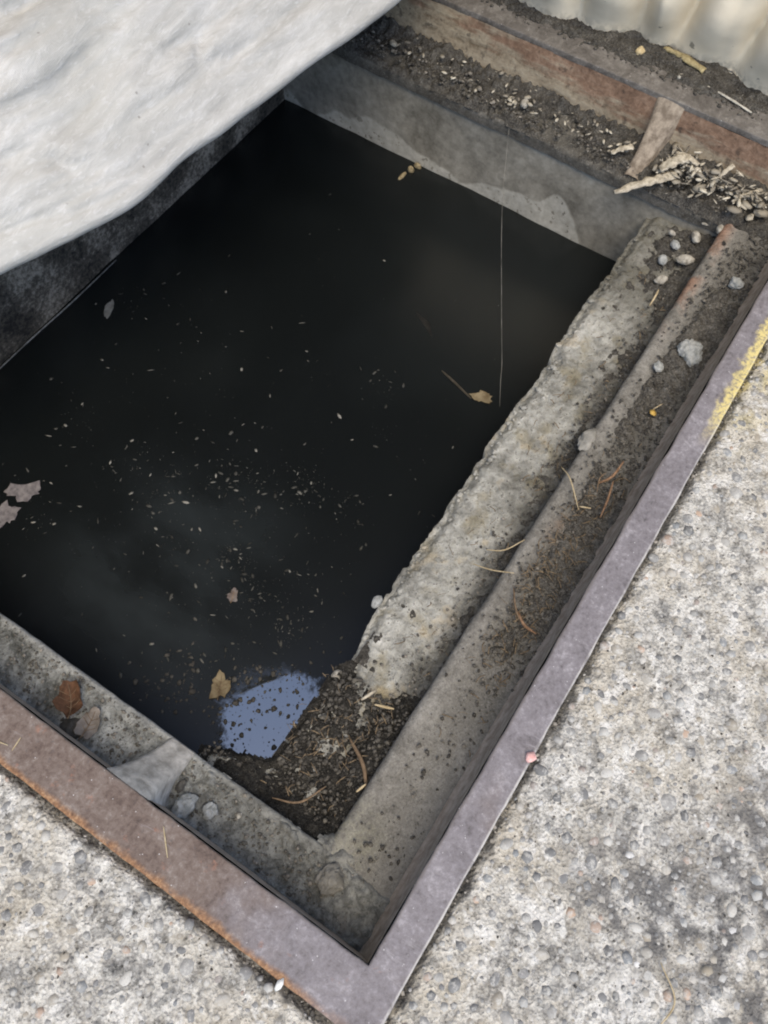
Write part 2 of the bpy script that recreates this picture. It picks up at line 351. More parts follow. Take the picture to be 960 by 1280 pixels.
def mat_water():
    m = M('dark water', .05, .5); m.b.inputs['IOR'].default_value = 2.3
    sm = m.math('MULTIPLY', m.disc(.27, .58, .19, .7), m.mr(m.noise(9, 4, .6, stretch=(1, .5, 1)), .30, .75))  # pale smear painted into the colour for soft reflected haze
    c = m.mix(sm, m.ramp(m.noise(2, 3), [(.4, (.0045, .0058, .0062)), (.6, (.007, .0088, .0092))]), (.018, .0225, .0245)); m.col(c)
    # gloss mask painted to shape and brighten the sky reflection by the near corner
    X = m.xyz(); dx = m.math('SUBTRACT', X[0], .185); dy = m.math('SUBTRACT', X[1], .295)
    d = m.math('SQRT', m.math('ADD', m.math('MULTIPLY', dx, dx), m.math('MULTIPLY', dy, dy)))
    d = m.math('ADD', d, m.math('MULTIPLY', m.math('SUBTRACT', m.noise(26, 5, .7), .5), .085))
    refl_mask = m.mr(m.math('ADD', d, m.math('MULTIPLY', m.math('SUBTRACT', m.noise(140, 4, .7), .5), .05)), .066, .098)
    m.rough(m.math('ADD', .02, m.math('MULTIPLY', refl_mask, .24)))
    m.put(m.b.inputs['Specular IOR Level'], m.mr(refl_mask, 0, 1, 1.0, .11))
    m.bump(m.noise(9, 2, .4), .004, .05); return m.m
def mat_tarp():
    m = M('white tarpaulin', .6, .35)
    n0 = m.noise(3.2, 4, .6, dist=.5); n1 = m.noise(8, 5, .65, stretch=(.4, 1, 1), dist=.8); n2 = m.noise(34, 5, .7, stretch=(.30, 1, 1), dist=1.2); n3 = m.noise(170, 3, .65, stretch=(.35, 1, 1), dist=.5)
    c = m.ramp(m.mix(.5, n1, n2), [(.34, (.31, .305, .288)), (.46, (.40, .395, .377)), (.54, (.46, .455, .438)), (.66, (.57, .565, .55))])
    c = m.mix(m.mr(n0, .46, .66, 0, .5), c, (.41, .405, .375))
    c = m.mix(m.mr(n3, .52, .70, 0, .4), c, (.58, .58, .58)); c = m.mix(m.mr(m.noise(22, 5, .7, stretch=(.25, 1, 1), dist=1.5), .60, .72, 0, .35), c, (.34, .335, .31))
    c = m.mix(m.math('MULTIPLY', m.mr(m.vor(38), .10, .05), m.mr(m.noise(20, 2), .52, .58, 0, .7)), c, (.22, .21, .19))
    wv = m.nt.nodes.new('ShaderNodeTexWave'); wv.inputs['Scale'].default_value = 140; wv.inputs['Distortion'].default_value = 1.5; m.l(m.pos, wv.inputs['Vector'])
    m.col(c); m.bump(n2, .008, .3); m.bump(n3, .002, .4); m.bump(wv.outputs['Fac'], .0006, .25); return m.m
def mat_drape():
    m = M('cream drape', .75, .25); n1 = m.noise(6, 4, .6); n2 = m.noise(90, 3, .6)
    c = m.ramp(n1, [(.35, (.64, .565, .43)), (.65, (.80, .725, .58))])
    X = m.xyz(); c = m.mix(m.math('MULTIPLY', m.mr(X[2], .03, .0), m.mr(n2, .4, .6, .3, .9)), c, (.30, .28, .23))
    m.col(m.mix(m.mr(m.noise(45, 3), .68, .73, 0, .7), c, (.12, .11, .09))); m.bump(n2, .001, .3); return m.m
def mat_plain(name, a, b, sc=120, rough=.85, spec=.2, bd=.0008):
    m = M(name, rough, spec); n = m.noise(sc, 4, .65); m.col(m.ramp(n, [(.36, a), (.64, b)])); m.bump(n, bd, .5); return m.m
def mat_fleck():
    m = M('fleck', .8, .2); m.col(m.ramp(m.attr(), [(0, (.03, .03, .027)), (.5, (.085, .085, .077)), (.85, (.19, .186, .165)), (1, (.32, .31, .28))])); return m.m

G, PEB, CRUMB, STEEL, RUST, DUSTY, NEAR, BENCH = mat_ground(), mat_pebble(), mat_gravel(), mat_steel(), mat_rust(), mat_dusty(), mat_near(), mat_bench()
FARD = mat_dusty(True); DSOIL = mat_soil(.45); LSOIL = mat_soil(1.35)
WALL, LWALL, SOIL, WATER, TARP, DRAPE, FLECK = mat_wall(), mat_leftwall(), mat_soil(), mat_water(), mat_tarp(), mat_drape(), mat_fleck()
STRAW = mat_plain('straw', (.36, .28, .16), (.56, .47, .31)); TWIG = mat_plain('twig', (.12, .085, .055), (.24, .17, .11)); ORANGE = mat_plain('orange needle', (.15, .085, .048), (.33, .21, .13), 200)
PALEWOOD = mat_plain('pale wood', (.24, .21, .16), (.54, .49, .39), 110, bd=.003); STONE = mat_plain('pale stone', (.20, .185, .155), (.46, .44, .385), 130); GREY = mat_plain('grey lump', (.22, .23, .22), (.42, .43, .42), 110)
LEAF = mat_plain('brown leaf', (.055, .030, .018), (.15, .078, .045), 90, bd=.003); LEAFW = mat_plain('floating leaf', (.12, .09, .05), (.23, .19, .12), 70); SCUM = mat_plain('scum', (.10, .09, .095), (.20, .185, .185), 90)
PINK = mat_plain('pink chip', (.62, .33, .30), (.80, .52, .48), 200); YEL = mat_plain('orange chip', (.62, .40, .10), (.75, .52, .16)); WEB = mat_plain('cobweb', (.14, .135, .12), (.32, .31, .28), 40); DARKD = mat_plain('dark crust', (.045, .042, .038), (.10, .095, .085), 120)
DULL = mat_plain('added shade cloth', (.07, .07, .068), (.10, .10, .097), 8); POLE = mat_plain('pole', (.35, .35, .36), (.45, .45, .46), 60, .45, .5)

# ------------------------------------------------------------------ ground
def frame_gap(x, y):
    """signed distance outside the outer edge of the frame"""
    dx = np.maximum(-WN - x, x - (L + WN)); dy = np.maximum(-WR - y, y - (WID + WN))
    return np.where((dx > 0) & (dy > 0), np.hypot(np.maximum(dx, 0), np.maximum(dy, 0)), np.maximum(dx, dy))
def gz(x, y):
    z = -.004 + (fbm(x, y, 9, 3, 3) - .5) * .006 + (fbm(x, y, 70, 3, 9) - .5) * .0045
    d = frame_gap(x, y) + (fbm(x, y, 45, 3, 21) - .5) * .010
    z = z - .010 * np.exp(-np.clip(d, 0, 9) ** 2 / .00006)
    st = np.exp(-((x - .30) ** 2 + (y + .36) ** 2) / .006)
    return z - .004 * st * fbm(x, y, 30, 3, 31)
def axis(a, fa, fb, b, fine, coarse_n):
    lo = -(np.geomspace(1, 1 + (fa - a), coarse_n)[::-1] - 1) + fa if fa > a else np.array([fa])
    hi = np.geomspace(1, 1 + (b - fb), coarse_n) - 1 + fb
    return np.concatenate([lo[:-1], np.arange(fa, fb, fine), hi])
gx = axis(-60, -.36, 1.30, 60, .003, 60)
gyf = axis(-60, -.55, .62, 60, .003, 60)
X, Y = np.meshgrid(gx, gyf, indexing='ij')
P = np.stack([X, Y, gz(X, Y)], -1); n, m_ = X.shape
F = grid_faces(n, m_); cx = X.ravel()[F].mean(1); cy = Y.ravel()[F].mean(1)
inside = (cx > -WN + .012) & (cx < L + WN - .012) & (cy > -WR + .010) & (cy < WID + WN - .012)
F = F[~inside]
used = np.unique(F); remap = np.full(n * m_, -1); remap[used] = np.arange(len(used))
ground = link('ground', mesh_np('ground', P.reshape(-1, 3)[used], remap[F]), G)
kind(ground, 'structure'); ground['label'] = 'worn exposed aggregate concrete paving around the pit'

# pebbles set in the concrete: dart throwing, big ones first
cells = {}
def place(x, y, r, pad=.92):
    k = (int(math.floor(x / .03)), int(math.floor(y / .03)))
    for i in (-1, 0, 1):
        for j in (-1, 0, 1):
            for (a, b, c) in cells.get((k[0] + i, k[1] + j), ()):
                if (a - x) ** 2 + (b - y) ** 2 < ((c + r) * pad) ** 2: return False
    cells.setdefault(k, []).append((x, y, r)); return True
peb = []
def throw(count, r0, r1, box, tries=3):
    for _ in range(count):
        for _t in range(tries):
            x, y = random.uniform(box[0], box[1]), random.uniform(box[2], box[3]); r = random.uniform(r0, r1)
            if frame_gap(np.float64(x), np.float64(y)) < r * .8 + .004: continue
            if place(x, y, r): peb.append((x, y, r)); break
for (x, y, r) in [(.225, -.155, .013), (.33, -.20, .0145), (.415, -.185, .011), (.15, -.345, .024), (.245, -.41, .012), (.275, -.37, .011), (.31, -.385, .012), (.255, -.335, .011), (.36, -.39, .010), (.18, -.30, .010)]:
    place(x, y, r); peb.append((x, y, r))
BR, BL = (-.15, 1.15, -.46, -.05), (-.33, -.07, -.12, .58)
throw(150, .0055, .0115, (.12, .33, -.44, -.32)); throw(34, .010, .0145, BR); throw(24, .010, .015, BL)
throw(620, .006, .0105, BR); throw(260, .006, .0115, BL)
throw(160, .005, .009, (.12, .36, -.46, -.28))
throw(1500, .0038, .0065, BR); throw(420, .0038, .0065, BL)
throw(2000, .002, .0038, BR); throw(600, .002, .0038, BL)
peb.sort(key=lambda p: -p[2])
def half(V, F, cut=-.35):
    keep = (V[F][:, :, 2].max(1) > cut); F = F[keep]; u = np.unique(F); r = np.full(len(V), -1); r[u] = np.arange(len(u)); return V[u], r[F]
PT = [half(*blob(100 + i, ICO2, .20 + .22 * (i % 3 == 1), (1, .62 + .35 * random.random(), .55 + .2 * random.random()))) for i in range(16)]
PTs = [half(*chunk(300 + i, .16, (1, .75 + .25 * random.random(), .65)), cut=-.2) for i in range(12)]
pm = [mesh_np('pebble', V, F, True, np.full(len(V), (i * .37 + .05) % 1.0)) for i, (V, F) in enumerate(PT * 3)]
pos_all = np.array([(x, y) for x, y, r in peb]); zz = gz(pos_all[:, 0], pos_all[:, 1])
for i, (x, y, r) in enumerate(peb[:300]):
    o = link('pebble', pm[(i * 7) % len(pm)], PEB, ground, (x, y, zz[i] - r * random.uniform(.34, .52)))
    o.rotation_euler = (random.uniform(-.15, .15), random.uniform(-.15, .15), random.uniform(0, 6.3)); o.scale = (r,) * 3
rest = peb[300:]
small = scatter('aggregate', PTs + PT[:4], [(x, y, zz[300 + i] - r * random.uniform(.12, .45)) for i, (x, y, r) in enumerate(rest)], [r for x, y, r in rest], [random.uniform(0, 6.3) for _ in rest], PEB, ground)
kind(small, 'stuff')

# ------------------------------------------------------------------ steel frame
FR = thing('steel_frame', (L / 2, WID / 2, 0), 'worn mauve grey steel frame with rust edges set round the pit', 'frame')
FR_inv = Matrix.Translation((-L / 2, -WID / 2, 0))
def fpart(o):
    o.parent = FR; o.matrix_parent_inverse = FR_inv; return o
def wob(a, s, amp=.0020): return (fbm(a, a * 0 + s * 3.7, 30, 4, s) - .5) * 2 * amp
def rail(name, a0, a1, wi, wo, axis_, sgn, seed, T=.011):
    """flat flange: along axis from a0..a1, from inner coordinate wi to outer wo"""
    A = np.linspace(a0, a1, int((a1 - a0) / .004)); ci = wi + wob(A, seed, .0018); co = wo + wob(A, seed + 5, .0012)
    s = 1 if wo > wi else -1; b = .0016
    prof = [(0, -T), (0, -b), (b * .35, -b * .3), (b, 0)] + [(None, k) for k in np.linspace(.08, .92, 9)] + [(-b, 0), (-b * .35, -b * .3), (-.0, -b), (-.0001, -T)]
    rows = []
    for k, (d, z) in enumerate(prof):
        if d is None: c = np.where((A < 0) | (A > (L if axis_ == 0 else WID)), wi, ci) if axis_ == 0 else ci; c = c + (co - c) * z; zc = np.zeros_like(A)
        elif k < 4:
            c = ci + s * d; zc = np.full_like(A, z)
            if k > 0 and axis_ == 0: cut = (A < 0) | (A > (L if axis_ == 0 else WID)); c = np.where(cut, wi + s * .0003 * (k - 1), c); zc = np.where(cut, 0., zc)
        else: c = co + s * d; zc = np.full_like(A, z)
        zc = zc + (0 if z == -T and d is not None else (fbm(*((A * 14, c * 14) if axis_ == 0 else (c * 14, A * 14)), 1, 3, 77) - .5) * .0016 - (.00012 if axis_ == 1 and wi == 0 else 0))
        rows.append(np.stack([A, c, zc] if axis_ == 0 else [c, A, zc], -1))
    P = np.stack(rows, 1); flip = (axis_ == 0) == (s > 0)
    return fpart(sheet(name, P, STEEL, flip=flip))
rail('rail', -WN, L + WN, 0, -WR, 0, 1, 11)
rail('rail', -.004, WID, 0, -WN, 1, 1, 23)
rail('rail', 0.0, WID, L, L + WN, 1, 1, 37)
rail('rail', -WN, L + WN, WID, WID + WN, 0, 1, 41)

# right side: leg sheet and dirt coated support ledge
A = np.arange(-.002, L, .004)
def lay(prof, A, axis_, seed, amp=.0012, f=40):
    rows = []
    for k, (c, z) in enumerate(prof):
        c = np.full_like(A, c) + (fbm(A, A * 0 + c * 3 + z, f, 3, seed) - .5) * 2 * amp
        zz_ = np.full_like(A, z) + (fbm(A, A * 0 + c * 5, f, 4, seed + 3) - .5) * 2 * amp
        rows.append(np.stack([A, c, zz_] if axis_ == 0 else [c, A, zz_], -1))
    return np.stack(rows, 1)
leg_prof = [(.0008, -.0105)] + [(.0008 + .0035 * t + .009 * t ** 4, -.0105 - .0885 * t) for t in np.linspace(.06, 1, 14)]
LEGM = mat_plain('dirty leg steel', (.31, .25, .195), (.52, .44, .36), 70)
fpart(sheet('leg', lay(leg_prof, A, 0, 51, .0007, 13), LEGM, flip=False))
led = [(.010, ZL)] + [(c, ZL + .0015 * math.sin(c * 60)) for c in np.arange(.016, LR - .012, .004)] + [(LR - .012 + .012 * math.sin(t), ZL - .012 + .012 * math.cos(t)) for t in np.linspace(.2, math.pi / 2, 6)] + [(LR, ZL - .03), (LR - .004, ZS - .02)]
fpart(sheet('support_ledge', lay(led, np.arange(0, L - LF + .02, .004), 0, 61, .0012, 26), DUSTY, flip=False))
# near side: ledge (its leg faces away) with a thin lip
led = [(.001, ZL)] + [(c, ZL) for c in np.arange(.006, LN - .006, .004)] + [(LN - .006 + .006 * math.sin(t), ZL - .006 + .006 * math.cos(t)) for t in np.linspace(.2, math.pi / 2, 5)] + [(LN, ZL - .03), (LN - .002, ZS - .06)]
fpart(sheet('support_ledge', lay(led, np.arange(.02, WID, .004), 1, 71, .0015, 30), NEAR, flip=True))
fpart(sheet('leg', lay([(.0008, -.0105), (.0012, -.05), (.0015, ZL - .01)], np.arange(.0, WID, .01), 1, 75, .0004), LEGM, flip=True))
# far side: rusty leg and ledge
fpart(sheet('leg', lay([(L - .001, -.0105)] + [(L - .001 - .010 * t, -.0105 - .0975 * t) for t in np.linspace(.06, 1, 16)], np.arange(.0, WID, .004), 1, 81, .0016, 22), RUST, flip=False))
led = [(L - .006, ZL)] + [(c, ZL - .006 * (1 - (c - L + LF) / LF)) for c in np.arange(L - .012, L - LF + .01, -.004)] + [(L - LF + .008 * (1 - math.sin(t)), ZL - .014 + .008 * math.cos(t)) for t in np.linspace(.2, math.pi / 2, 5)] + [(L - LF, ZL - .03)]
fpart(sheet('support_ledge', lay(led, np.arange(.0, WID, .004), 1, 91, .002, 30), FARD, flip=False))
fpart(sheet('leg', lay([(WID - .001, -.0105), (WID - .008, ZL)], A, 0, 95, .0006), LEGM, flip=True))
fpart(sheet('support_ledge', lay([(WID, ZL), (WID - .05, ZL), (WID - .098, ZL - .004), (WID - .10, ZL - .03)], A, 0, 97, .0015), DUSTY, flip=True))
# the two sloping gussets that show
def gusset(pts_top, w0, w1, mat, ax):
    """wedge: sloping top face between two (u,z) points, from w0 to w1"""
    (u0, z0), (u1, z1) = pts_top; N_, K = 18, 10; rows = []
    for t in np.linspace(0, 1, N_):
        u = u0 + (u1 - u0) * t; z = z0 + (z1 - z0) * t - .008 * math.sin(math.pi * t); flare = .006 * (1 - t) ** 3 * 2
        row = [(u, w0 - flare, min(z, ZL - .004) if t > .98 else ZL - .006)]
        for k in np.linspace(0, 1, K):
            e = min(k, 1 - k); w = w0 - flare + (w1 - w0 + 2 * flare) * k
            row.append((u, w, z - .004 * (1 - ss(np.float64(e), 0, .18)) + (float(fbm(np.float64(u * 60), np.float64(w * 60), 1, 3, 5)) - .5) * .003))
        row.append((u, w1 + flare, ZL - .006)); rows.append(row)
    return fpart(sheet('gusset', np.array(rows), mat, flip=(u1 > u0)))
gusset([(.0, -.001), (LN - .001, ZL + .001)], .316, .356, mat_plain('dusted gusset', (.30, .285, .255), (.58, .555, .51), 55, bd=.003), 1)
gusset([(L, -.003), (L - LF + .006, ZL + .002)], .287, .317, mat_plain('dusted far gusset', (.16, .13, .10), (.34, .29, .23), 70), 1)

# ------------------------------------------------------------------ pit: concrete bench, walls, water
Vx = np.arange(.02, L - LF + .10, .0026)
rb = np.random.default_rng(5); BITES = [(rb.uniform(.2, 1.35), rb.uniform(.003, .014), rb.uniform(.001, .004)) for _ in range(34)]
def bench_edge(x):
    e = SE + (fbm(x, x * 0, 7, 3, 101) - .5) * .016 + (fbm(x, x * 0 + 4, 47, 5, 103, .62) - .5) * .0045
    e = e - .003 * np.abs(2 * fbm(x, x * 0 + 9, 34, 4, 107) - 1)
    for bc, bw, bd in BITES: e = e - bd * np.sqrt(np.clip(1 - ((x - bc) / bw) ** 2, 0, 1))
    e = e + .003 + .085 * ss(x, .125, .08) - .012 * np.exp(-((x - .30) / .05) ** 2)
    return e
K = 84; T = np.linspace(0, 1, K); E_ = bench_edge(Vx)
Yb = .095 + (E_[:, None] - .095) * T[None, :] ; Xb = np.repeat(Vx[:, None], K, 1)
zb = ZS + (fbm(Xb, Yb, 9, 3, 111) - .5) * .006 + (fbm(Xb, Yb, 110, 4, 113, .7) - .5) * .0085
zb = zb - .006 * np.abs(2 * fbm(Xb, Yb, 41, 5, 115, .6) - 1) * ss(Yb, E_[:, None] - .06, E_[:, None] - .01) - .016 * ss(Yb, E_[:, None] - .024, E_[:, None]) ** 2 + .012 * ss(Yb, .14, .105)
top = np.stack([Xb, Yb, zb], -1)
side = []
for k, (d, z) in enumerate([(.004, -.016), (.004, -.04), (.001, -.08), (-.002, -.14), (-.002, -.45)]):
    j = (fbm(Vx, Vx * 0 + k, 43, 4, 120 + k) - .5) * .004
    side.append(np.stack([Vx, E_ + d + j, ZS + z + j * .3], -1))
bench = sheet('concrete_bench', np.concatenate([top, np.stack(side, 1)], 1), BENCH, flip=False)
kind(bench, 'structure'); bench['label'] = 'mottled greenish concrete shelf with ragged edge along the right of the pit'
bp, bs_, br_ = [], [], []
for _ in range(420):
    x = random.uniform(.2, 1.3); e = float(bench_edge(np.array([x]))[0]); r = .0018 + .006 * random.random() ** 3
    y = e - abs(random.gauss(0, .028)) - .001
    if y < .13: continue
    bp.append((x, y, ZS - .004 - .010 * max(0, 1 - (e - y) / .012))); bs_.append((r, r * random.uniform(.6, 1), r * .7)); br_.append(random.uniform(0, 6.3))
o = scatter('embedded_stones', PT + PTs, bp, bs_, br_, BENCH, bench); kind(o, 'stuff')
def wall(name, P0, P1, z0, z1, mat, seed, flip):
    P0, P1 = np.array(P0), np.array(P1); n = int(np.linalg.norm(P1 - P0) / .008); zs = np.linspace(z0, z1, 30); t = np.linspace(0, 1, n)
    nx, ny = (P1 - P0)[1], -(P1 - P0)[0]; nn = np.hypot(nx, ny); nx, ny = nx / nn, ny / nn
    tt, Z = np.meshgrid(t, zs, indexing='ij'); d = (fbm(tt * nn * 10, Z * 10, 1, 4, seed) - .5) * .008
    P = np.stack([P0[0] + (P1 - P0)[0] * tt + nx * d, P0[1] + (P1 - P0)[1] * tt + ny * d, Z], -1)
    o = kind(sheet(name, P, mat, flip=flip), 'structure'); return o
wall('far_wall', (L - LF + .004, .05), (L - LF + .004, 1.24), ZL - .012, -.75, WALL, 131, True)
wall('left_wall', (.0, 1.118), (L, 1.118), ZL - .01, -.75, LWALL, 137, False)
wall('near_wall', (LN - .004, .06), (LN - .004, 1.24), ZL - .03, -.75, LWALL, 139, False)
wx, wy = np.meshgrid(np.linspace(LN - .01, L - LF + .02, 50), np.linspace(.15, 1.135, 40), indexing='ij')
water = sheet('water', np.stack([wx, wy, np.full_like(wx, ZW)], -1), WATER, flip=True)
kind(water, 'structure'); water['label'] = 'still black water in the pit with floating specks'
# pale scum line where the water meets the left wall
sl = tube('scum_line', [(.30, 1.113, ZW + .001), (.5, 1.1135, ZW + .0015), (.62, 1.111, ZW + .001), (.75, 1.112, ZW + .001)], .0016, mat_plain('scum line', (.10, .10, .095), (.26, .26, .25)), n=40)
tag(sl, 'thin pale scum line along the dark wall on the left', 'scum line')

# ------------------------------------------------------------------ soil on the ledges (masses: stuff)
def soil(name, x0, x1, y0, y1, zfun, mfun, res=.0028, mat=SOIL, lift=.010, seed=0):
    xs, ys = np.arange(x0, x1, res), np.arange(y0, y1, res); X, Y = np.meshgrid(xs, ys, indexing='ij')
    h = mfun(X, Y); h = np.clip(h + (fbm(X, Y, 90, 4, seed + 7) - .5) * 6.0 * h * (1 - h), 0, 1); lump = fbm(X, Y, 45, 4, seed + 1); fine = fbm(X, Y, 150, 3, seed + 2)
    z = zfun(X, Y) - .006 + h * lift * (.5 + lump) + (fine - .5) * .009 * np.clip(h * 2, 0, 1)
    edge = np.zeros_like(z); 
    P = np.stack([X, Y, z], -1); F = grid_faces(*X.shape); keep = (h.ravel()[F].max(1) > .08); F = F[keep]
    u = np.unique(F); r = np.full(X.size, -1); r[u] = np.arange(len(u))
    o = link(name, mesh_np(name, P.reshape(-1, 3)[u], r[F][:, ::1]), mat); kind(o, 'stuff'); return o
def m_right(X, Y):
    c = .040 + .012 * np.sin(X * 9) ; w = .030 + .016 * (fbm(X, X * 0, 6, 3, 5) - .3)
    band = ss(np.abs(Y - c), w + .012, w - .012)
    den = .08 + .17 * ss(X, .3, .5) + .75 * np.maximum(np.exp(-((X - .58) / .17) ** 2), np.maximum(np.exp(-((X - 1.05) / .22) ** 2), .3 * np.exp(-((X - .12) / .05) ** 2)))
    n = fbm(X, Y, 22, 4, 15); return np.clip(band * den * 1.2 - .62 * (1 - n) + .1, 0, 1)
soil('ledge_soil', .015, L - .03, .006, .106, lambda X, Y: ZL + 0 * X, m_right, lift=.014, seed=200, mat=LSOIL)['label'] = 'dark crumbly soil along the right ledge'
def m_corner(X, Y):
    lim = .235 + .095 * ss(X, .13, .085)
    b = ss(Y, lim + .008, lim - .012) * ss(X, .31, .24) ; n = fbm(X, Y, 16, 4, 25); return np.clip(b * (.55 + .7 * n), 0, 1)
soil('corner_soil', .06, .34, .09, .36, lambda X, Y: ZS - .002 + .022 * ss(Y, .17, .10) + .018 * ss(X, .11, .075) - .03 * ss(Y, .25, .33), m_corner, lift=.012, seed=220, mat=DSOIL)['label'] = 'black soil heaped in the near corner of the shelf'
def m_nearcorner(X, Y):
    n = fbm(X, Y, 14, 4, 35); return np.clip(ss(Y, .40, .30) * .35 + ss(X + Y, .18, .08) * .55 + (n - .55) * 1.6, 0, 1) * ss(X, .074, .064 - .0)
soil('near_soil', .002, .13, .004, .31, lambda X, Y: ZL + .0 * X - .04 * ss(X, .072, .12), lambda X, Y: np.maximum(m_nearcorner(X, Y), ss(np.hypot(X - .09, Y - .095), .035, .012) * .7) * ss(X, .13, .10), mat=NEAR, lift=.013, seed=240)['label'] = 'grey silt on the near ledge'
def m_far(X, Y):
    n = fbm(X, Y, 13, 4, 45); return np.clip(.35 + (n - .5) * 1.8 + .5 * ss(Y, .35, .20) + .3 * ss(X, 1.36, 1.43), 0, 1) * ss(X, L - LF - .002, L - LF + .012)
soil('far_soil', L - LF - .002, L - .004, .01, WID - .02, lambda X, Y: ZL - .002 + .014 * ss(X, L - .06, L), m_far, mat=SOIL, lift=.018, seed=260)['label'] = 'dark soil and rubble along the far ledge'
def m_bench(X, Y):
    n = fbm(X, Y, 20, 4, 55); return np.clip(ss(Y, .150, .115) * .6 + ss(X, 1.08, 1.2) * .75 * ss(Y, .23, .16) + (n - .56) * 1.1, 0, 1)
soil('bench_soil', .30, L - LF + .03, .10, .225, lambda X, Y: ZS + .010 * ss(Y, .14, .105), m_bench, lift=.016, seed=280)['label'] = 'soil washed along the shelf below the ledge'
def crumbs(name, n, fpos, r0, r1, label, mat=CRUMB, lo=0., hi=1., flat=.7):
    pos, sc, ro, rn = [], [], [], []
    while len(pos) < n:
        p = fpos()
        if p is None: continue
        r = r0 + (r1 - r0) * random.random() ** 2.5; pos.append((p[0], p[1], p[2] + r * .3)); sc.append((r, r * random.uniform(.6, 1), r * random.uniform(.4, flat + .1))); ro.append(random.uniform(0, 6.3)); rn.append(random.uniform(lo, hi) )
    o = scatter(name, [chunk(500 + i) for i in range(14)], pos, sc, ro, mat, rnd=rn, smooth=False); kind(o, 'stuff'); o['label'] = label; return o
def right_p():
    x = random.choice([random.gauss(.58, .13), random.gauss(1.05, .18), random.uniform(.03, 1.32) if random.random() < .5 else random.uniform(.4, 1.3)]); y = abs(random.gauss(.035, .025)) + .012
    return (x, y, ZL + .003) if .02 < x < 1.33 and y < .1 else None
crumbs('ledge_crumbs', 3800, right_p, .0007, .0036, 'dark crumbs over the right ledge', hi=.85)
crumbs('corner_crumbs', 1500, lambda: (lambda x, y: (x, y, ZS + .004 + .022 * float(ss(np.float64(y), .17, .10))) if y < .23 + .09 * (x < .10) else None)(random.uniform(.075, .28), random.uniform(.1, .33)), .001, .0045, 'dark crumbs in the near corner', hi=.68)
crumbs('near_crumbs', 1300, lambda: (random.uniform(.004, .068), random.uniform(.02, .75), ZL + .001), .0008, .0032, 'grit over the near ledge', lo=.45, hi=.95)
def far_p():
    y = random.uniform(.05, 1.1); return (L - LF + .01 + abs(random.gauss(.03, .03)) , y, ZL + .006)
crumbs('far_crumbs', 1700, far_p, .001, .0052, 'rubble crumbs along the far ledge', lo=.0, hi=.93)
crumbs('bench_crumbs', 1300, lambda: (random.uniform(.25, 1.31), .112 + abs(random.gauss(0, .022)), ZS + .006), .0008, .0034, 'crumbs over the concrete shelf', hi=.95)
crumbs('joint_grit', 700, lambda: (lambda t: (random.uniform(-.06, 1.15), -WR - abs(random.gauss(.004, .004)), -.010) if t < .65 else (-WN - abs(random.gauss(.006, .005)), random.uniform(-.04, .56), -.010))(random.random()), .001, .004, 'grit in the gap round the frame', lo=.2, hi=1)
crumbs('paving_grit', 1500, lambda: (lambda x, y: (x, y, float(gz(np.float64(x), np.float64(y)))) if frame_gap(np.float64(x), np.float64(y)) > .002 else None)(*((random.uniform(-.1, 1.1), random.uniform(-.45, -.045)) if random.random() < .75 else (random.uniform(-.3, -.065), random.uniform(-.1, .56)))), .0006, .0022, 'loose grit on the paving', lo=.25, hi=1)

# ------------------------------------------------------------------ individual debris
def stone(x, y, z, r, label, mat=STONE, sc=(1, .7, .6), rot=0, seed=0, group=None, cat='stone', name='stone', amp=.16):
    V, F = rock(seed + 900, ICO4, amp, sc, .12 if amp > .2 else .06); o = link(name, mesh_np(name, V * r, F), mat, None, (x, y, z)); o.rotation_euler = (random.uniform(-.2, .2), random.uniform(-.2, .2), rot)
    return tag(o, label, cat, group)
GS = 'pale stones in the far right corner of the shelf'
stone(1.305, .144, -0.132, .0125, 'round pale stone nearest the far pile of wood flakes', rot=.6, seed=1, group=GS)
stone(1.243, .137, -0.132, .0185, 'long tan oval stone, largest in the far right corner of the shelf', sc=(1, .48, .45), rot=2.2, seed=2, group=GS)
stone(1.181, .155, -0.138, .0135, 'white pointed stone lowest of the pale stones on the shelf', sc=(1, .62, .55), rot=2.5, seed=3, group=GS)
stone(1.268, .168, -0.134, .0105, 'small grey stone left of the long tan oval stone', mat=GREY, sc=(1, .7, .7), rot=.9, seed=4, group=GS)
stone(1.225, .172, -0.138, .0105, 'grey stone between the white pointed stone and the tan oval one', mat=GREY, sc=(1, .8, .7), rot=.3, seed=5, group=GS)
stone(1.335, .14, -.120, .010, 'flat pale stone behind the round pale stone', sc=(1, .55, .4), rot=1.9, seed=6, group=GS)
stone(1.325, .113, -.112, .011, 'angular pale stone wedged against the rusty ledge edge', sc=(1, .6, .6), rot=.2, seed=7, group=GS)
stone(1.29, .185, -0.134, .008, 'tiny pale stone nearest the far wall corner', sc=(1, .6, .6), rot=1.2, seed=8, group=GS)
stone(1.375, .555, -.084, .010, 'tan pebble among the rubble on the far ledge', rot=.5, seed=9, sc=(1, .8, .7))
stone(1.378, .860, -.086, .010, 'lone white oval pebble at the far end by the tarp', rot=1.1, seed=10, sc=(1, .62, .5))
stone(.016, .283, ZL + .010, .0155, 'pale grey cement lump on the near ledge beside the gusset', mat=GREY, seed=11, amp=.3, sc=(1, .85, .6))
stone(.028, .255, ZL + .008, .011, 'smaller grey lump right of the pale cement lump', mat=GREY, seed=12, amp=.3, sc=(1, .75, .6))
stone(.033, .305, ZL + .006, .008, 'dark crusty lump between gusset and pale cement lump', mat=DARKD, seed=13, amp=.35)
stone(.048, .083, ZL + .008, .020, 'muddy lump in the near corner of the ledge', mat=mat_plain('mud lump', (.12, .115, .10), (.24, .23, .205), 60), seed=14, amp=.34, sc=(1, .8, .55), cat='mud lump', name='mud_lump')
stone(.044, .222, ZL + .003, .004, 'small white pebble on the near ledge silt', seed=15)
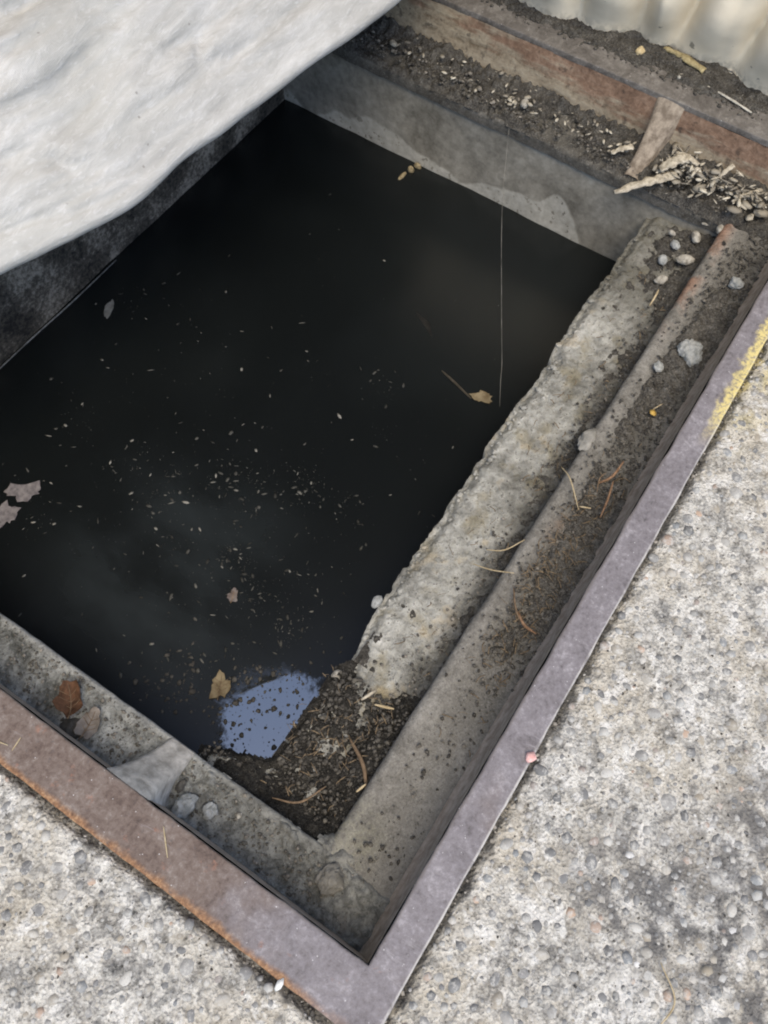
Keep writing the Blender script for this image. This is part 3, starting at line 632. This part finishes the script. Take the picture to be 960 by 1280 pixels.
stone(.268, .232, ZS - .006, .0095, 'cream pebble stuck at the shelf edge by the blue reflection', seed=16, sc=(1, .75, .8))
stone(.395, .246, ZS - .010, .010, 'grey pebble projecting from the ragged shelf edge', mat=GREY, seed=17, sc=(1, .75, .8))
stone(.655, .128, ZL - .012, .011, 'pale dusty lump clinging to the edge of the right ledge', mat=mat_plain('dust lump', (.25, .24, .21), (.38, .37, .33), 60), seed=18, amp=.3, cat='lump', name='mortar_lump') if False else None
stone(.785, .109, ZL - .004, .020, 'pale dusty mortar lump bulging from the edge of the right ledge', mat=mat_plain('mortar lump', (.20, .195, .175), (.34, .33, .30), 60), seed=18, amp=.28, sc=(1.2, .6, .5), cat='mortar lump', name='mortar_lump')
stone(1.02, .045, ZL + .012, .021, 'grey angular stone lying on the upper right ledge', mat=GREY, seed=19, amp=.3, sc=(1, .8, .5), rot=.7)
stone(1.20, .038, ZL + .010, .014, 'grey stone farthest up the right ledge', mat=GREY, seed=20, amp=.3, sc=(1, .8, .6), rot=1.7)
stone(.965, .075, ZL + .008, .010, 'small grey stone beside the angular stone on the right ledge', mat=GREY, seed=21, amp=.3, sc=(1, .8, .6), rot=.4)
# pink chip on the right rail
V, F = chunk(77, .35, (1, .8, .4)); pk = link('pink_chip', mesh_np('pink_chip', V * .0085, F, False), PINK, None, (.284, -.041, .003)); tag(pk, 'small pink chip on the outer edge of the right rail', 'chip')
V, F = chunk(78, .3, (1.2, .7, .5)); pk = link('white_chip', mesh_np('white_chip', V * .006, F, False), mat_plain('white chip', (.6, .6, .57), (.8, .8, .77)), None, (-.0665, .068, -.001)); tag(pk, 'white chip against the orange outer edge of the near rail', 'chip')
V, F = chunk(79, .3, (1, .9, .12)); pk = link('orange_chip', mesh_np('orange_chip', V * .0075, F, False), YEL, None, (.875, .046, ZL + .014)); tag(pk, 'small orange yellow leaf chip on the right ledge', 'chip')
# wood splinter and pale flakes at the far right corner
def plank(name, p0, p1, w, t, mat, label, cat, seed, ragged=.3):
    p0, p1 = np.array(p0), np.array(p1); n = 12; s = np.linspace(0, 1, n); d = p1 - p0; side_ = np.cross(d / np.linalg.norm(d), [0, 0, 1]); r = np.random.default_rng(seed)
    rows = []
    for q in s:
        c = p0 + d * q + np.array([0, 0, .004 * math.sin(q * 3)]); ww = w * (.30 + .70 * math.sin(math.pi * (.12 + .60 * q))) * (1 + 2.2 * ragged * r.uniform(-.5, .5)); tt = t * .6 * (1 + 2 * ragged * r.uniform(-.4, .4)); c = c + np.array([r.uniform(-1, 1), r.uniform(-1, 1), 0]) * w * .16
        ring = [c + side_ * ww * a + np.array([0, 0, tt * b]) for a, b in ((-1, -.4), (-.75, .7), (-.2, 1), (.5, .8), (1, .2), (.7, -.8), (-.4, -1))]; rows.append(ring)
    P = np.array(rows); k = P.shape[1]; V = P.reshape(-1, 3); F = grid_faces(n, k, True); V = np.concatenate([V, [P[0].mean(0), P[-1].mean(0)]])
    cap = [[(j + 1) % k, j, n * k] for j in range(k)] + [[(n - 1) * k + j, (n - 1) * k + (j + 1) % k, n * k + 1] for j in range(k)]
    o = own_origin(link(name, mesh_np(name, V, [F, np.array(cap)], False), mat)); return tag(o, label, cat)
plank('wood_splinter', (1.268, .308, -.088), (1.358, .232, -.076), .0105, .007, PALEWOOD, 'big pale wood splinter jutting over the far corner below the gusset', 'wood splinter', 3)
plank('wood_flake', (1.345, .262, -.068), (1.385, .228, -.052), .012, .004, PALEWOOD, 'broad pale wood flake standing on the pile behind the big splinter', 'wood flake', 4)
plank('wood_flake', (1.395, .252, -.060), (1.385, .205, -.058), .006, .003, PALEWOOD, 'pale flake leaning on the rusty far leg above the splinter', 'wood flake', 5)
plank('wood_flake', (1.375, .165, -.070), (1.405, .150, -.045), .006, .003, PALEWOOD, 'upright pale flake midway along the far corner pile', 'wood flake', 6)
plank('wood_flake', (1.36, .120, -.078), (1.41, .085, -.070), .005, .003, PALEWOOD, 'pale flake at the right end of the far corner pile', 'wood flake', 7)
plank('wood_flake', (1.345, .355, -.078), (1.372, .327, -.070), .008, .004, PALEWOOD, 'pale flake at the foot of the gusset, left side', 'wood flake', 8)
pf, sf, rf, tf = [], [], [], []
for _ in range(330):
    y = random.uniform(.06, .27); x = 1.375 + random.gauss(0, .018) + .05 * (.2 - y) * 0
    pf.append((x, y, -.078 + random.uniform(0, .022) * (1 if x > 1.36 else .4))); s_ = .0025 + .014 * random.random() ** 2.2; sf.append((s_, s_ * random.uniform(.15, .55), s_ * .12)); rf.append(random.uniform(0, 6.3)); tf.append(random.uniform(-.7, .7))
MFL = M('flake', .85, .2); MFL.col(MFL.ramp(MFL.attr(), [(0, (.16, .145, .12)), (.5, (.34, .31, .25)), (1, (.60, .56, .46))]))
o = scatter('wood_shreds', [chunk(600 + i, .3) for i in range(8)], pf, sf, rf, MFL.m, tilt=tf, smooth=False); kind(o, 'stuff'); o['label'] = 'heap of pale wood shreds in the far right corner'
pf, sf, rf, tf = [], [], [], []
for _ in range(90):
    y = random.uniform(.33, .85); pf.append((1.345 + .11 * random.random() * random.random() + .02 * random.random(), y, -.088 + random.uniform(0, .012))); s_ = random.uniform(.0025, .008); sf.append((s_, s_ * random.uniform(.3, .7), s_ * .3)); rf.append(random.uniform(0, 6.3)); tf.append(random.uniform(-.4, .4))
o = scatter('mortar_flakes', [chunk(620 + i, .3) for i in range(8)], pf, sf, rf, MFL.m, tilt=tf, smooth=False); kind(o, 'stuff'); o['label'] = 'pale mortar flakes along the far ledge'

# straws and twigs
ZT = ZL + .012
for pts, r, mat, label, cat, nm in [
    ([(.712, .121, ZT - .005), (.69, .098, ZT + .012), (.655, .064, ZT + .006)], .0011, STRAW, 'long straw lying across the right ledge edge near the middle', 'straw', 'straw'),
    ([(.662, .066, ZT + .004), (.668, .050, ZT + .006)], .0012, STRAW, 'short bent straw end at the lower tip of the long straw', 'straw', 'straw'),
    ([(.545, .150, ZS + .02), (.553, .126, ZS + .035), (.575, .108, ZL + .004)], .0011, STRAW, 'curved straw bridging shelf and right ledge, upper one', 'straw', 'straw'),
    ([(.515, .155, ZS + .018), (.515, .125, ZS + .036), (.52, .095, ZL + .006)], .0011, STRAW, 'thin straight straw poking out over the shelf, lower one', 'straw', 'straw'),
    ([(.715, .060, ZT), (.73, .048, ZT + .012), (.76, .045, ZT + .016)], .0022, ORANGE, 'thick orange brown twig, upper one against the right rail', 'twig', 'twig'),
    ([(.665, .032, ZT), (.69, .036, ZT + .012), (.725, .043, ZT + .010)], .0018, ORANGE, 'orange twig below the thick upper twig by the right rail', 'twig', 'twig'),
    ([(.70, .055, ZT), (.72, .062, ZT + .006), (.735, .058, ZT + .006)], .0010, TWIG, 'curled dark twig loop beside the orange twigs', 'twig', 'twig'),
    ([(.470, .062, ZT), (.455, .045, ZT + .008), (.455, .025, ZT + .003)], .0023, ORANGE, 'curved reddish bark strip low on the right ledge', 'bark strip', 'bark_strip'),
    ([(.50, .085, ZT - .004), (.475, .07, ZT + .004), (.46, .055, ZT + .003)], .0014, TWIG, 'thin brown twig joining the reddish bark strip', 'twig', 'twig'),
    ([(1.110, .146, ZS + .018), (1.13, .146, ZS + .022), (1.152, .148, ZS + .018)], .0019, STRAW, 'short pale straw on the shelf below the pale stones', 'straw', 'straw'),
    ([(.268, .135, ZS + .028), (.258, .160, ZS + .030)], .0021, STRAW, 'pale wooden sliver on the black corner soil, right of two', 'wood sliver', 'wood_sliver'),
    ([(.278, .170, ZS + .02), (.255, .180, ZS + .02)], .0026, PALEWOOD, 'stubby wood piece on the black corner soil, left of two', 'wood piece', 'wood_piece'),
    ([(.205, .165, ZS + .012), (.185, .130, ZS + .022), (.16, .108, ZS + .03)], .0030, TWIG, 'dark brown stick leaning down the corner soil', 'stick', 'stick'),
    ([(.085, .205, ZS + .022), (.10, .172, ZS + .024), (.135, .155, ZS + .022)], .0016, TWIG, 'curved grey root lying on the corner soil', 'root', 'root'),
    ([(.165, .112, ZS + .036), (.15, .117, ZS + .036)], .0018, STRAW, 'small pale sliver beside the right ledge foot', 'wood sliver', 'wood_sliver'),
    ([(-.035, .245, .0015), (-.012, .270, .0018)], .0009, STRAW, 'single pale straw lying on the near rail', 'straw', 'straw'),
    ([(-.050, .505, .0015), (-.043, .478, .0018)], .0008, STRAW, 'left straw of two fine straws on the rusty rail end', 'straw', 'straw'),
    ([(-.045, .470, .0015), (-.028, .472, .0018)], .0008, STRAW, 'right straw of two fine straws on the rusty rail end', 'straw', 'straw'),
    ([(.115, -.285, .001), (.15, -.29, .002), (.175, -.262, .001)], .0010, STRAW, 'thin straw lying on the paving at the lower right', 'straw', 'straw'),
    ([(.88, .048, ZT + .003), (.895, .040, ZT + .007)], .0009, STRAW, 'thin stalk above the orange yellow chip', 'stalk', 'stalk'),
]:
    tag(tube(nm, pts, r, mat), label, cat)
pts_n = []
Vs, Fs, off = [], [], 0
for _ in range(430):
    q = random.random()
    if q < .5: x, y, z = random.gauss(.56, .12), random.uniform(.02, .085), ZL + .008
    elif q < .8: x, y, z = random.uniform(.09, .27), random.uniform(.11, .24), ZS + .016
    else: x, y, z = random.uniform(.3, 1.2), random.uniform(.11, .2), ZS + .010
    a = random.uniform(0, 6.3); ln = random.uniform(.006, .018); V, F = tube_vf(curve([(x, y, z), (x + ln * .5 * math.cos(a) , y + ln * .5 * math.sin(a) + random.uniform(-.003, .003), z + .003), (x + ln * math.cos(a), y + ln * math.sin(a), z)], 5), random.uniform(.0003, .0010), 4)
    Vs.append(V); Fs += [f + off for f in F]; off += len(V)
o = link('litter_fibres', mesh_np('litter_fibres', np.concatenate(Vs), [np.concatenate([f for f in Fs if f.shape[1] == 4]), np.concatenate([f for f in Fs if f.shape[1] == 3])]), mat_plain('litter', (.08, .06, .04), (.26, .20, .13), 300)); kind(o, 'stuff'); o['label'] = 'fine plant fibres over the ledges'

# curled brown leaf on the near ledge, floating leaf, scum rafts
def leaf(name, c, a, b, rot, curl, mat, label, cat, seed, z_t=.0012, lobes=.2):
    n, k = 14, 28; r = np.random.default_rng(seed); ph = r.uniform(0, 6.3, 4); rows = []
    for i in range(n):
        t = i / (n - 1); ang = np.linspace(0, 2 * math.pi, k, endpoint=False)
        out = 1 + lobes * (.5 * np.sin(3 * ang + ph[0]) + .35 * np.sin(5 * ang + ph[1]) + .25 * np.sin(9 * ang + ph[2]) + .2 * np.sin(14 * ang + ph[3]))
        x = a * t * out * np.cos(ang); y = b * t * out * np.sin(ang)
        z = curl * ((x / a) ** 2 * .8 + .5 * (y / b) ** 2 + .25 * np.sin(4 * ang) * t * t)
        rows.append(np.stack([x, y, z], -1))
    P = np.array(rows); Pt = P + np.array([0, 0, z_t]); c_, s_ = math.cos(rot), math.sin(rot); Rz = np.array([[c_, s_, 0], [-s_, c_, 0], [0, 0, 1]])
    V = np.concatenate([Pt.reshape(-1, 3), P.reshape(-1, 3)]) @ Rz; F1 = grid_faces(n, k, True); N_ = n * k
    e = (n - 1) * k; rim = np.array([[e + j, e + (j + 1) % k, N_ + e + (j + 1) % k, N_ + e + j] for j in range(k)])
    o = link(name, mesh_np(name, V, [F1, F1[:, ::-1] + N_, rim]), mat, None, c)
    if 'leaf' in name:
        def on(x, y): return np.array([x, y, curl * ((x / a) ** 2 * .8 + .5 * (y / b) ** 2) + z_t + .0002]) @ Rz
        vv = [tube_vf([on(x, 0) for x in np.linspace(-a * 1.15, a * .85, 9)], np.linspace(.0009, .0004, 9), 5)]
        for sx in (-.45, -.1, .25):
            for sy in (-1, 1): vv.append(tube_vf([on(a * (sx + .35 * t), sy * b * .75 * t) for t in np.linspace(0, 1, 5)], .0004, 4))
        Vv, Fq, Ft, k0 = [], [], [], 0
        for v_, f_ in vv: Vv.append(v_); Fq.append(f_[0] + k0); Ft.append(f_[1] + k0); k0 += len(v_)
        link('vein', mesh_np('vein', np.concatenate(Vv), [np.concatenate(Fq), np.concatenate(Ft)]), TWIG, o)
    return tag(o, label, cat)
lf = leaf('dead_leaf', (.036, .492, ZL + .006), .024, .017, .8, .017, LEAF, 'curled rusty brown dead leaf on the near ledge', 'leaf', 1)
leaf('dead_leaf', (.026, .452, ZL + .004), .020, .014, .2, .007, mat_plain('grey leaf', (.15, .125, .105), (.27, .24, .21), 60), 'faded grey brown leaf scrap beside the rusty curled leaf', 'leaf', 2)
stone(.010, .470, ZL - .004, .018, 'dark dirt clod in front of the rusty curled leaf', mat=DARKD, seed=31, amp=.3, sc=(.8, 1.2, .55), cat='dirt clod', name='dirt_clod')
leaf('floating_leaf', (.181, .398, ZW + .001), .020, .015, .5, .003, LEAFW, 'mottled tan leaf floating at the edge of the blue reflection', 'leaf', 3, lobes=.35)
leaf('scum_raft', (.262, .895, ZW + .0006), .030, .017, -.9, .001, SCUM, 'larger greyish scum raft at the far left of the water', 'scum', 4, lobes=.4)
leaf('scum_raft', (.212, .888, ZW + .0006), .022, .018, .3, .001, SCUM, 'smaller greyish scum raft just below the larger one', 'scum', 5, lobes=.4)
leaf('paper_scrap', (.647, 1.040, ZW + .001), .022, .008, .45, .001, mat_plain('scrap', (.10, .105, .10), (.20, .205, .20), 60), 'pale oblong scrap floating near the dark left wall', 'scrap', 6)
leaf('floating_scrap', (.885, .330, ZW + .001), .020, .012, -1.2, .002, LEAFW, 'brownish chip floating at the foot of the cobweb thread', 'wood chip', 7, lobes=.3)
leaf('floating_leaf', (.312, .474, ZW + .001), .012, .008, .4, .002, mat_plain('reddish leaf', (.08, .06, .055), (.20, .18, .17), 60), 'little curled leaf scrap in the middle of the lower water', 'leaf', 8, lobes=.35)
tag(tube('floating_stick', [(.895, .425, ZW), (.885, .39, ZW + .001), (.872, .345, ZW)], .0028, mat_plain('wet stick', (.035, .03, .022), (.075, .065, .05))), 'wet dark stick floating left of the brownish chip', 'stick')
tag(tube('sunken_pole', [(.885, .350, ZW - .0105), (.98, .52, ZW - .0112), (1.10, .735, ZW - .012)], .013, mat_plain('slimy pole', (.007, .007, .0065), (.019, .018, .0155), 60, .6)), 'dark slimy pole lying almost sunken in the upper water', 'pole')
hd = thing('hanging_debris', (1.325, .752, ZW), 'pale tuft of rotten debris clinging to the foot of the far wall', 'debris')
for nm, V_, F_, loc in [('tuft', *blob(71, ICO2, .4, (.5, 1.0, 1.1)), (0, 0, .0)), ('tuft', *blob(72, ICO2, .4, (.5, .7, 1.0)), (-.018, .006, .002)), ('tail', *blob(73, ICO2, .4, (1.6, .5, .4)), (-.040, .012, .001))]:
    o = link(nm, mesh_np(nm, V_ * .0095, F_), mat_plain('tuft', (.14, .11, .06), (.34, .28, .17), 130), hd, loc)
# cobweb thread from far ledge down to the water
tag(tube('cobweb_thread', [(1.36, .575, -.098), (1.20, .49, -.165), (1.05, .395, -.225), (.955, .332, -.268), (.93, .318, -.28), (.887, .292, ZW)], .00032, WEB, n=50, taper=1), 'long thin cobweb thread hanging from the far ledge to the water', 'cobweb')

# flecks on the water: measured ones singly, the rest as a mass
CO = np.array([0.0418, 0.04225, 1.0]); RN = np.array(Rm)
def on_water(px, py, z=ZW):
    d = RN @ np.array([(px - 480) / 1027.63, -(py - 640) / 1027.63, -1.]); return CO + d * (z - CO[2]) / d[2]
fl_m = []
for i in range(6):
    V, F = chunk(700 + i, .3, (1, [.20, .42, .15, .6, .3, .7][i], .12)); fl_m.append(mesh_np('fleck', V, F, False, np.full(len(V), [.75, .9, .55, .85, .35, .5][i])))
FLB = [(189, 463, 9, 2), (302, 462, 4, 3), (82, 532, 5, 3), (64, 474, 5, 5), (61, 545, 6, 0), (135, 460, 6, 0), (424, 520, 6, 1), (304, 531, 5, 0), (320, 563, 4, 3), (389, 604, 4, 3), (214, 629, 6, 0), (232, 628, 6, 1), (197, 682, 6, 0), (195, 661, 4, 3), (250, 662, 6, 1), (288, 742, 8, 0), (302, 741, 5, 4), (214, 746, 7, 4), (266, 769, 5, 0), (64, 604, 4, 1), (42, 653, 5, 1), (68, 655, 4, 3), (165, 551, 4, 3), (138, 578, 5, 1), (188, 594, 4, 1), (30, 720, 5, 1), (378, 404, 6, 2), (246, 548, 4, 5), (480, 326, 3, 3), (397, 738, 5, 0), (362, 714, 4, 3), (440, 550, 4, 1), (324, 634, 4, 5), (151, 600, 5, 4), (120, 380, 3, 3), (270, 595, 4, 1), (190, 805, 4, 3), (247, 838, 5, 5), (210, 824, 5, 4)]
for (px, py, s_, k) in FLB:
    p = on_water(px, py); o = link('straw_fleck', fl_m[k], FLECK, None, (p[0], p[1], ZW + .0008)); r = s_ * .00098 * random.uniform(.75, 1.25); o.scale = (r, r, r); o.rotation_euler = (0, 0, random.uniform(0, 6.3) if k != 2 else -.85)
    tag(o, 'tiny pale fleck of straw floating on the black water', 'fleck', 'pale flecks floating on the black water')
CL = [(random.gauss(270, 120), random.gauss(600, 130)) for _ in range(26)]
pos, sc, ro, rn = [], [], [], []
while len(pos) < 1500:
    px, py = random.gauss(270, 150), random.gauss(580, 150)
    if random.random() < .3: px, py = random.gauss(330, 60), random.gauss(760, 60)
    if random.random() < .45: q_ = CL[int(random.random() ** 1.5 * len(CL))]; px, py = random.gauss(q_[0], 16), random.gauss(q_[1], 13)
    p = on_water(px, py)
    if not (.09 < p[0] < 1.25 and .27 < p[1] < 1.08): continue
    s_ = .0006 + .0058 * random.random() ** 5; pos.append((p[0], p[1], ZW + .0006)); sc.append((s_, max(.0005, s_ * random.uniform(.1, .6)), s_ * .12)); ro.append(random.uniform(0, 6.3)); rn.append(.85 * random.random() ** 2)
o = scatter('water_specks', [chunk(800 + i, .3) for i in range(10)], pos, sc, ro, FLECK, rnd=rn, smooth=False); kind(o, 'stuff'); o['label'] = 'fine specks scattered over the black water'
pos, sc, ro, rn = [], [], [], []
for _ in range(520):
    an = random.uniform(0, 6.3); px, py = ((random.gauss(335, 38), random.gauss(885, 30)) if random.random() < .4 else (338 + 62 * math.cos(an) + random.gauss(0, 9), 892 + 50 * math.sin(an) + random.gauss(0, 8))) if random.random() < .7 else (random.gauss(215, 25), random.gauss(850, 25))
    p = on_water(px, py); s_ = .0008 + .0055 * random.random() ** 4; pos.append((p[0], p[1], ZW + .0008)); sc.append((s_, s_ * random.uniform(.4, .9), s_ * .2)); ro.append(random.uniform(0, 6.3)); rn.append(random.random() * .25)
o = scatter('floating_crumbs', [chunk(820 + i, .35) for i in range(10)], pos, sc, ro, DARKD, rnd=rn, smooth=False); kind(o, 'stuff'); o['label'] = 'dark crumbs floating on the reflection of the sky'

# ------------------------------------------------------------------ tarps
# white tarp rolled back along the left rim; its nose overhangs the water
su = np.array([-.6, -.2, .2, .417, .476, .538, .605, .675, .73, .824, .916, .986, 1.095, 1.182, 1.225, 1.4, 1.75]); sv = np.array([1.25, 1.0, .92, .881, .857, .833, .812, .811, .816, .802, .788, .783, .766, .760, .756, .765, .95])
U = np.linspace(-.55, 1.72, 620); NV = np.interp(U, su, sv); NV = np.convolve(np.pad(NV, 8, mode='edge'), np.ones(17) / 17, 'valid') + (fbm(U, U * 0, 9, 4, 319, .4) - .5) * .009
prof = np.array(curve([(.62, .02), (.40, .04), (.18, .07), (.065, .092), (.014, .105), (.0, .123), (.016, .143), (.09, .208), (.19, .288), (.31, .375), (.43, .42), (.56, .40), (.68, .28), (.74, .12), (.75, .0), (.62, .006)], 260))
ends = np.clip(np.minimum((U + .55) / .3, (1.72 - U) / .3), 0, 1) ** .5
s_ = np.linspace(0, 1, len(prof)); UU, SS = np.meshgrid(U, s_, indexing='ij')
am = ss(SS, .37, .50) * ss(SS, 1.0, .8)
d1 = (fbm(UU * 1.3, SS * 7, 1.6, 3, 301, .4) - .5) * .085
d2 = np.abs(fbm(UU * 2.2 + SS * 1.5, SS * 22, 1.5, 4, 305) - .5) * -.034
cre = -.016 * np.exp(-((SS - (.40 + .035 * np.sin(UU * 5 + .4))) / .008) ** 2) * ss(UU, 1.0, .75) - .015 * np.exp(-((SS - (.53 + .025 * np.sin(UU * 4))) / .008) ** 2) - .012 * np.exp(-((SS - (.465 + .03 * np.sin(UU * 3 + 2))) / .006) ** 2) * ss(UU, .5, .9)
d3 = -.011 * np.clip(1 - np.abs(2 * fbm(UU * 1.6 + SS * 2.5, SS * 17, 2.2, 4, 311, .55) - 1) * 5, 0, 1) * fbm(UU, SS * 6, 3, 2, 315) * 2 + (fbm(UU * 5, SS * 60, 2, 3, 317) - .5) * .006
dd = (d1 + d2 + d3 + cre) * am
gp = np.gradient(prof, axis=0); nr = np.stack([-gp[:, 1], gp[:, 0]], -1); nr /= np.linalg.norm(nr, axis=1)[:, None]
Pv = NV[:, None] + prof[None, :, 0] - nr[None, :, 0] * dd * -1
Pz = (prof[None, :, 1] + nr[None, :, 1] * dd) * ends[:, None] + .002
tarp = sheet('white_tarp', np.stack([UU, Pv, np.maximum(Pz, .001)], -1), TARP, flip=True)
own_origin(tarp); tag(tarp, 'large white tarp bulging over the upper left side of the pit', 'tarp')
# cream drape with vertical folds behind the far rail
hv = np.array([-.9, .0, .167, .211, .27, .37, .422, .482, .568, .678, .9, 1.8]); hu = np.array([1.60, 1.56, 1.553, 1.553, 1.572, 1.547, 1.552, 1.537, 1.508, 1.513, 1.52, 1.56])
D = np.linspace(-.8, 1.7, 500); HU = np.interp(D, hv, hu); zs = np.linspace(0, 1, 60); DD, ZZ = np.meshgrid(D, zs, indexing='ij')
cr = [-.75, -.62, -.5, -.38, -.27, -.14, -.02, .10, .225, .365, .455, .56, .69, .80, .93, 1.05, 1.18, 1.32, 1.45, 1.6]
fold = np.full_like(DD, 9.)
for c in cr: fold = np.minimum(fold, np.abs(DD - c - .02 * np.sin(ZZ * 4 + c * 9)) / .06)
fold = np.clip(fold, 0, 1); bul = .062 * (1 - (1 - fold) ** 2.2)
Ud = HU[:, None] + .012 + .04 * ZZ - bul * (.30 + .75 * ss(ZZ, 0, .25)) + (fbm(DD, ZZ, 5, 3, 321) - .5) * .012
Zd = .001 + ZZ * .42 + (fbm(DD, ZZ * 0, 12, 2, 325) - .5) * .02 * (1 - ZZ); Zd = np.maximum(Zd, .001)
front = np.stack([Ud, DD, Zd], -1); back = np.stack([Ud + .012, DD, Zd], -1)[:, ::-1]
dr = sheet('cream_drape', np.concatenate([front, back], 1), DRAPE, flip=True); own_origin(dr); tag(dr, 'cream cloth drape hanging in soft vertical folds behind the far rail', 'drape')
# dirt and bits on the far rail, at the hem of the drape
def hem_p():
    y = random.uniform(.0, .8); return (L + .03 + abs(random.gauss(.03, .02)), y, .0005)
crumbs('hem_dirt', 500, hem_p, .001, .005, 'dirt along the hem of the drape', hi=.7)
soil('hem_soil', L + .03, L + .13, -.1, .9, lambda X, Y: .000 + 0 * X, lambda X, Y: np.clip((fbm(X, Y, 14, 4, 341) - .18) * 2.8 * ss(X, L + .03, L + .07), 0, 1), lift=.012, seed=340)['label'] = 'black dirt on the paving at the foot of the drape'
stone(1.512, .405, .008, .0105, 'small yellow tan stone on the far rail below the drape', mat=mat_plain('tan stone', (.40, .31, .17), (.55, .45, .27)), seed=41, sc=(1, .8, .7))
plank('yellow_stick', (1.548, .372, .006), (1.532, .285, .006), .008, .006, mat_plain('yellow stick', (.20, .16, .08), (.38, .32, .18), 130), 'yellowish stick lying along the hem of the drape', 'stick', 9)
plank('white_strip', (1.505, .30, .002), (1.485, .17, .002), .0028, .0016, mat_plain('white strip', (.26, .25, .22), (.52, .50, .44), 130), 'thin whitish strip lying along the far rail at the right', 'strip', 10)
stone(1.497, .315, .004, .007, 'white crumb beside the thin whitish strip', seed=42, sc=(1, .7, .6))

# added unseen cloth overhead: blocks sky to shade the far half, darken the water
n0 = np.array([.57, .82]); n0 /= np.linalg.norm(n0); t0 = np.array([n0[1], -n0[0]]); d0 = 1.03
aw = thing('sky_blocker', (2.6, 2.8, 0), 'added unseen grey cloth on poles blocking sky over the far side of the pit', 'sky_blocker')
aw_inv = Matrix.Translation((-2.6, -2.8, 0))
SA, SB = np.meshgrid(np.linspace(0, 3.6, 30), np.linspace(-3.2, 3.2, 50), indexing='ij')
q = n0[None, None] * (d0 + SA[..., None]) + t0[None, None] * SB[..., None]
zz_ = 2.0 + .0 * SA - .10 * np.sin(np.clip(SA / 3.6, 0, 1) * math.pi) * np.cos(SB / 3.2 * math.pi / 2)
P = np.concatenate([q, zz_[..., None]], -1); up = P + np.array([0, 0, .006])
PP = np.concatenate([P, up[::-1], P[:1]], 0)
o = sheet('blocker_cloth', PP, DULL); o.parent = aw; o.matrix_parent_inverse = aw_inv
for sa, sb in ((3.5, -3.1), (3.5, 3.1), (.15, 3.1), (.15, -3.1)):
    p = n0 * (d0 + sa) + t0 * sb; V, F = tube_vf(curve([(p[0], p[1], -.002), (p[0], p[1], 2.0)], 4), .022, 10); o = link('pole', mesh_np('pole', V, F), POLE, aw); o.matrix_parent_inverse = aw_inv
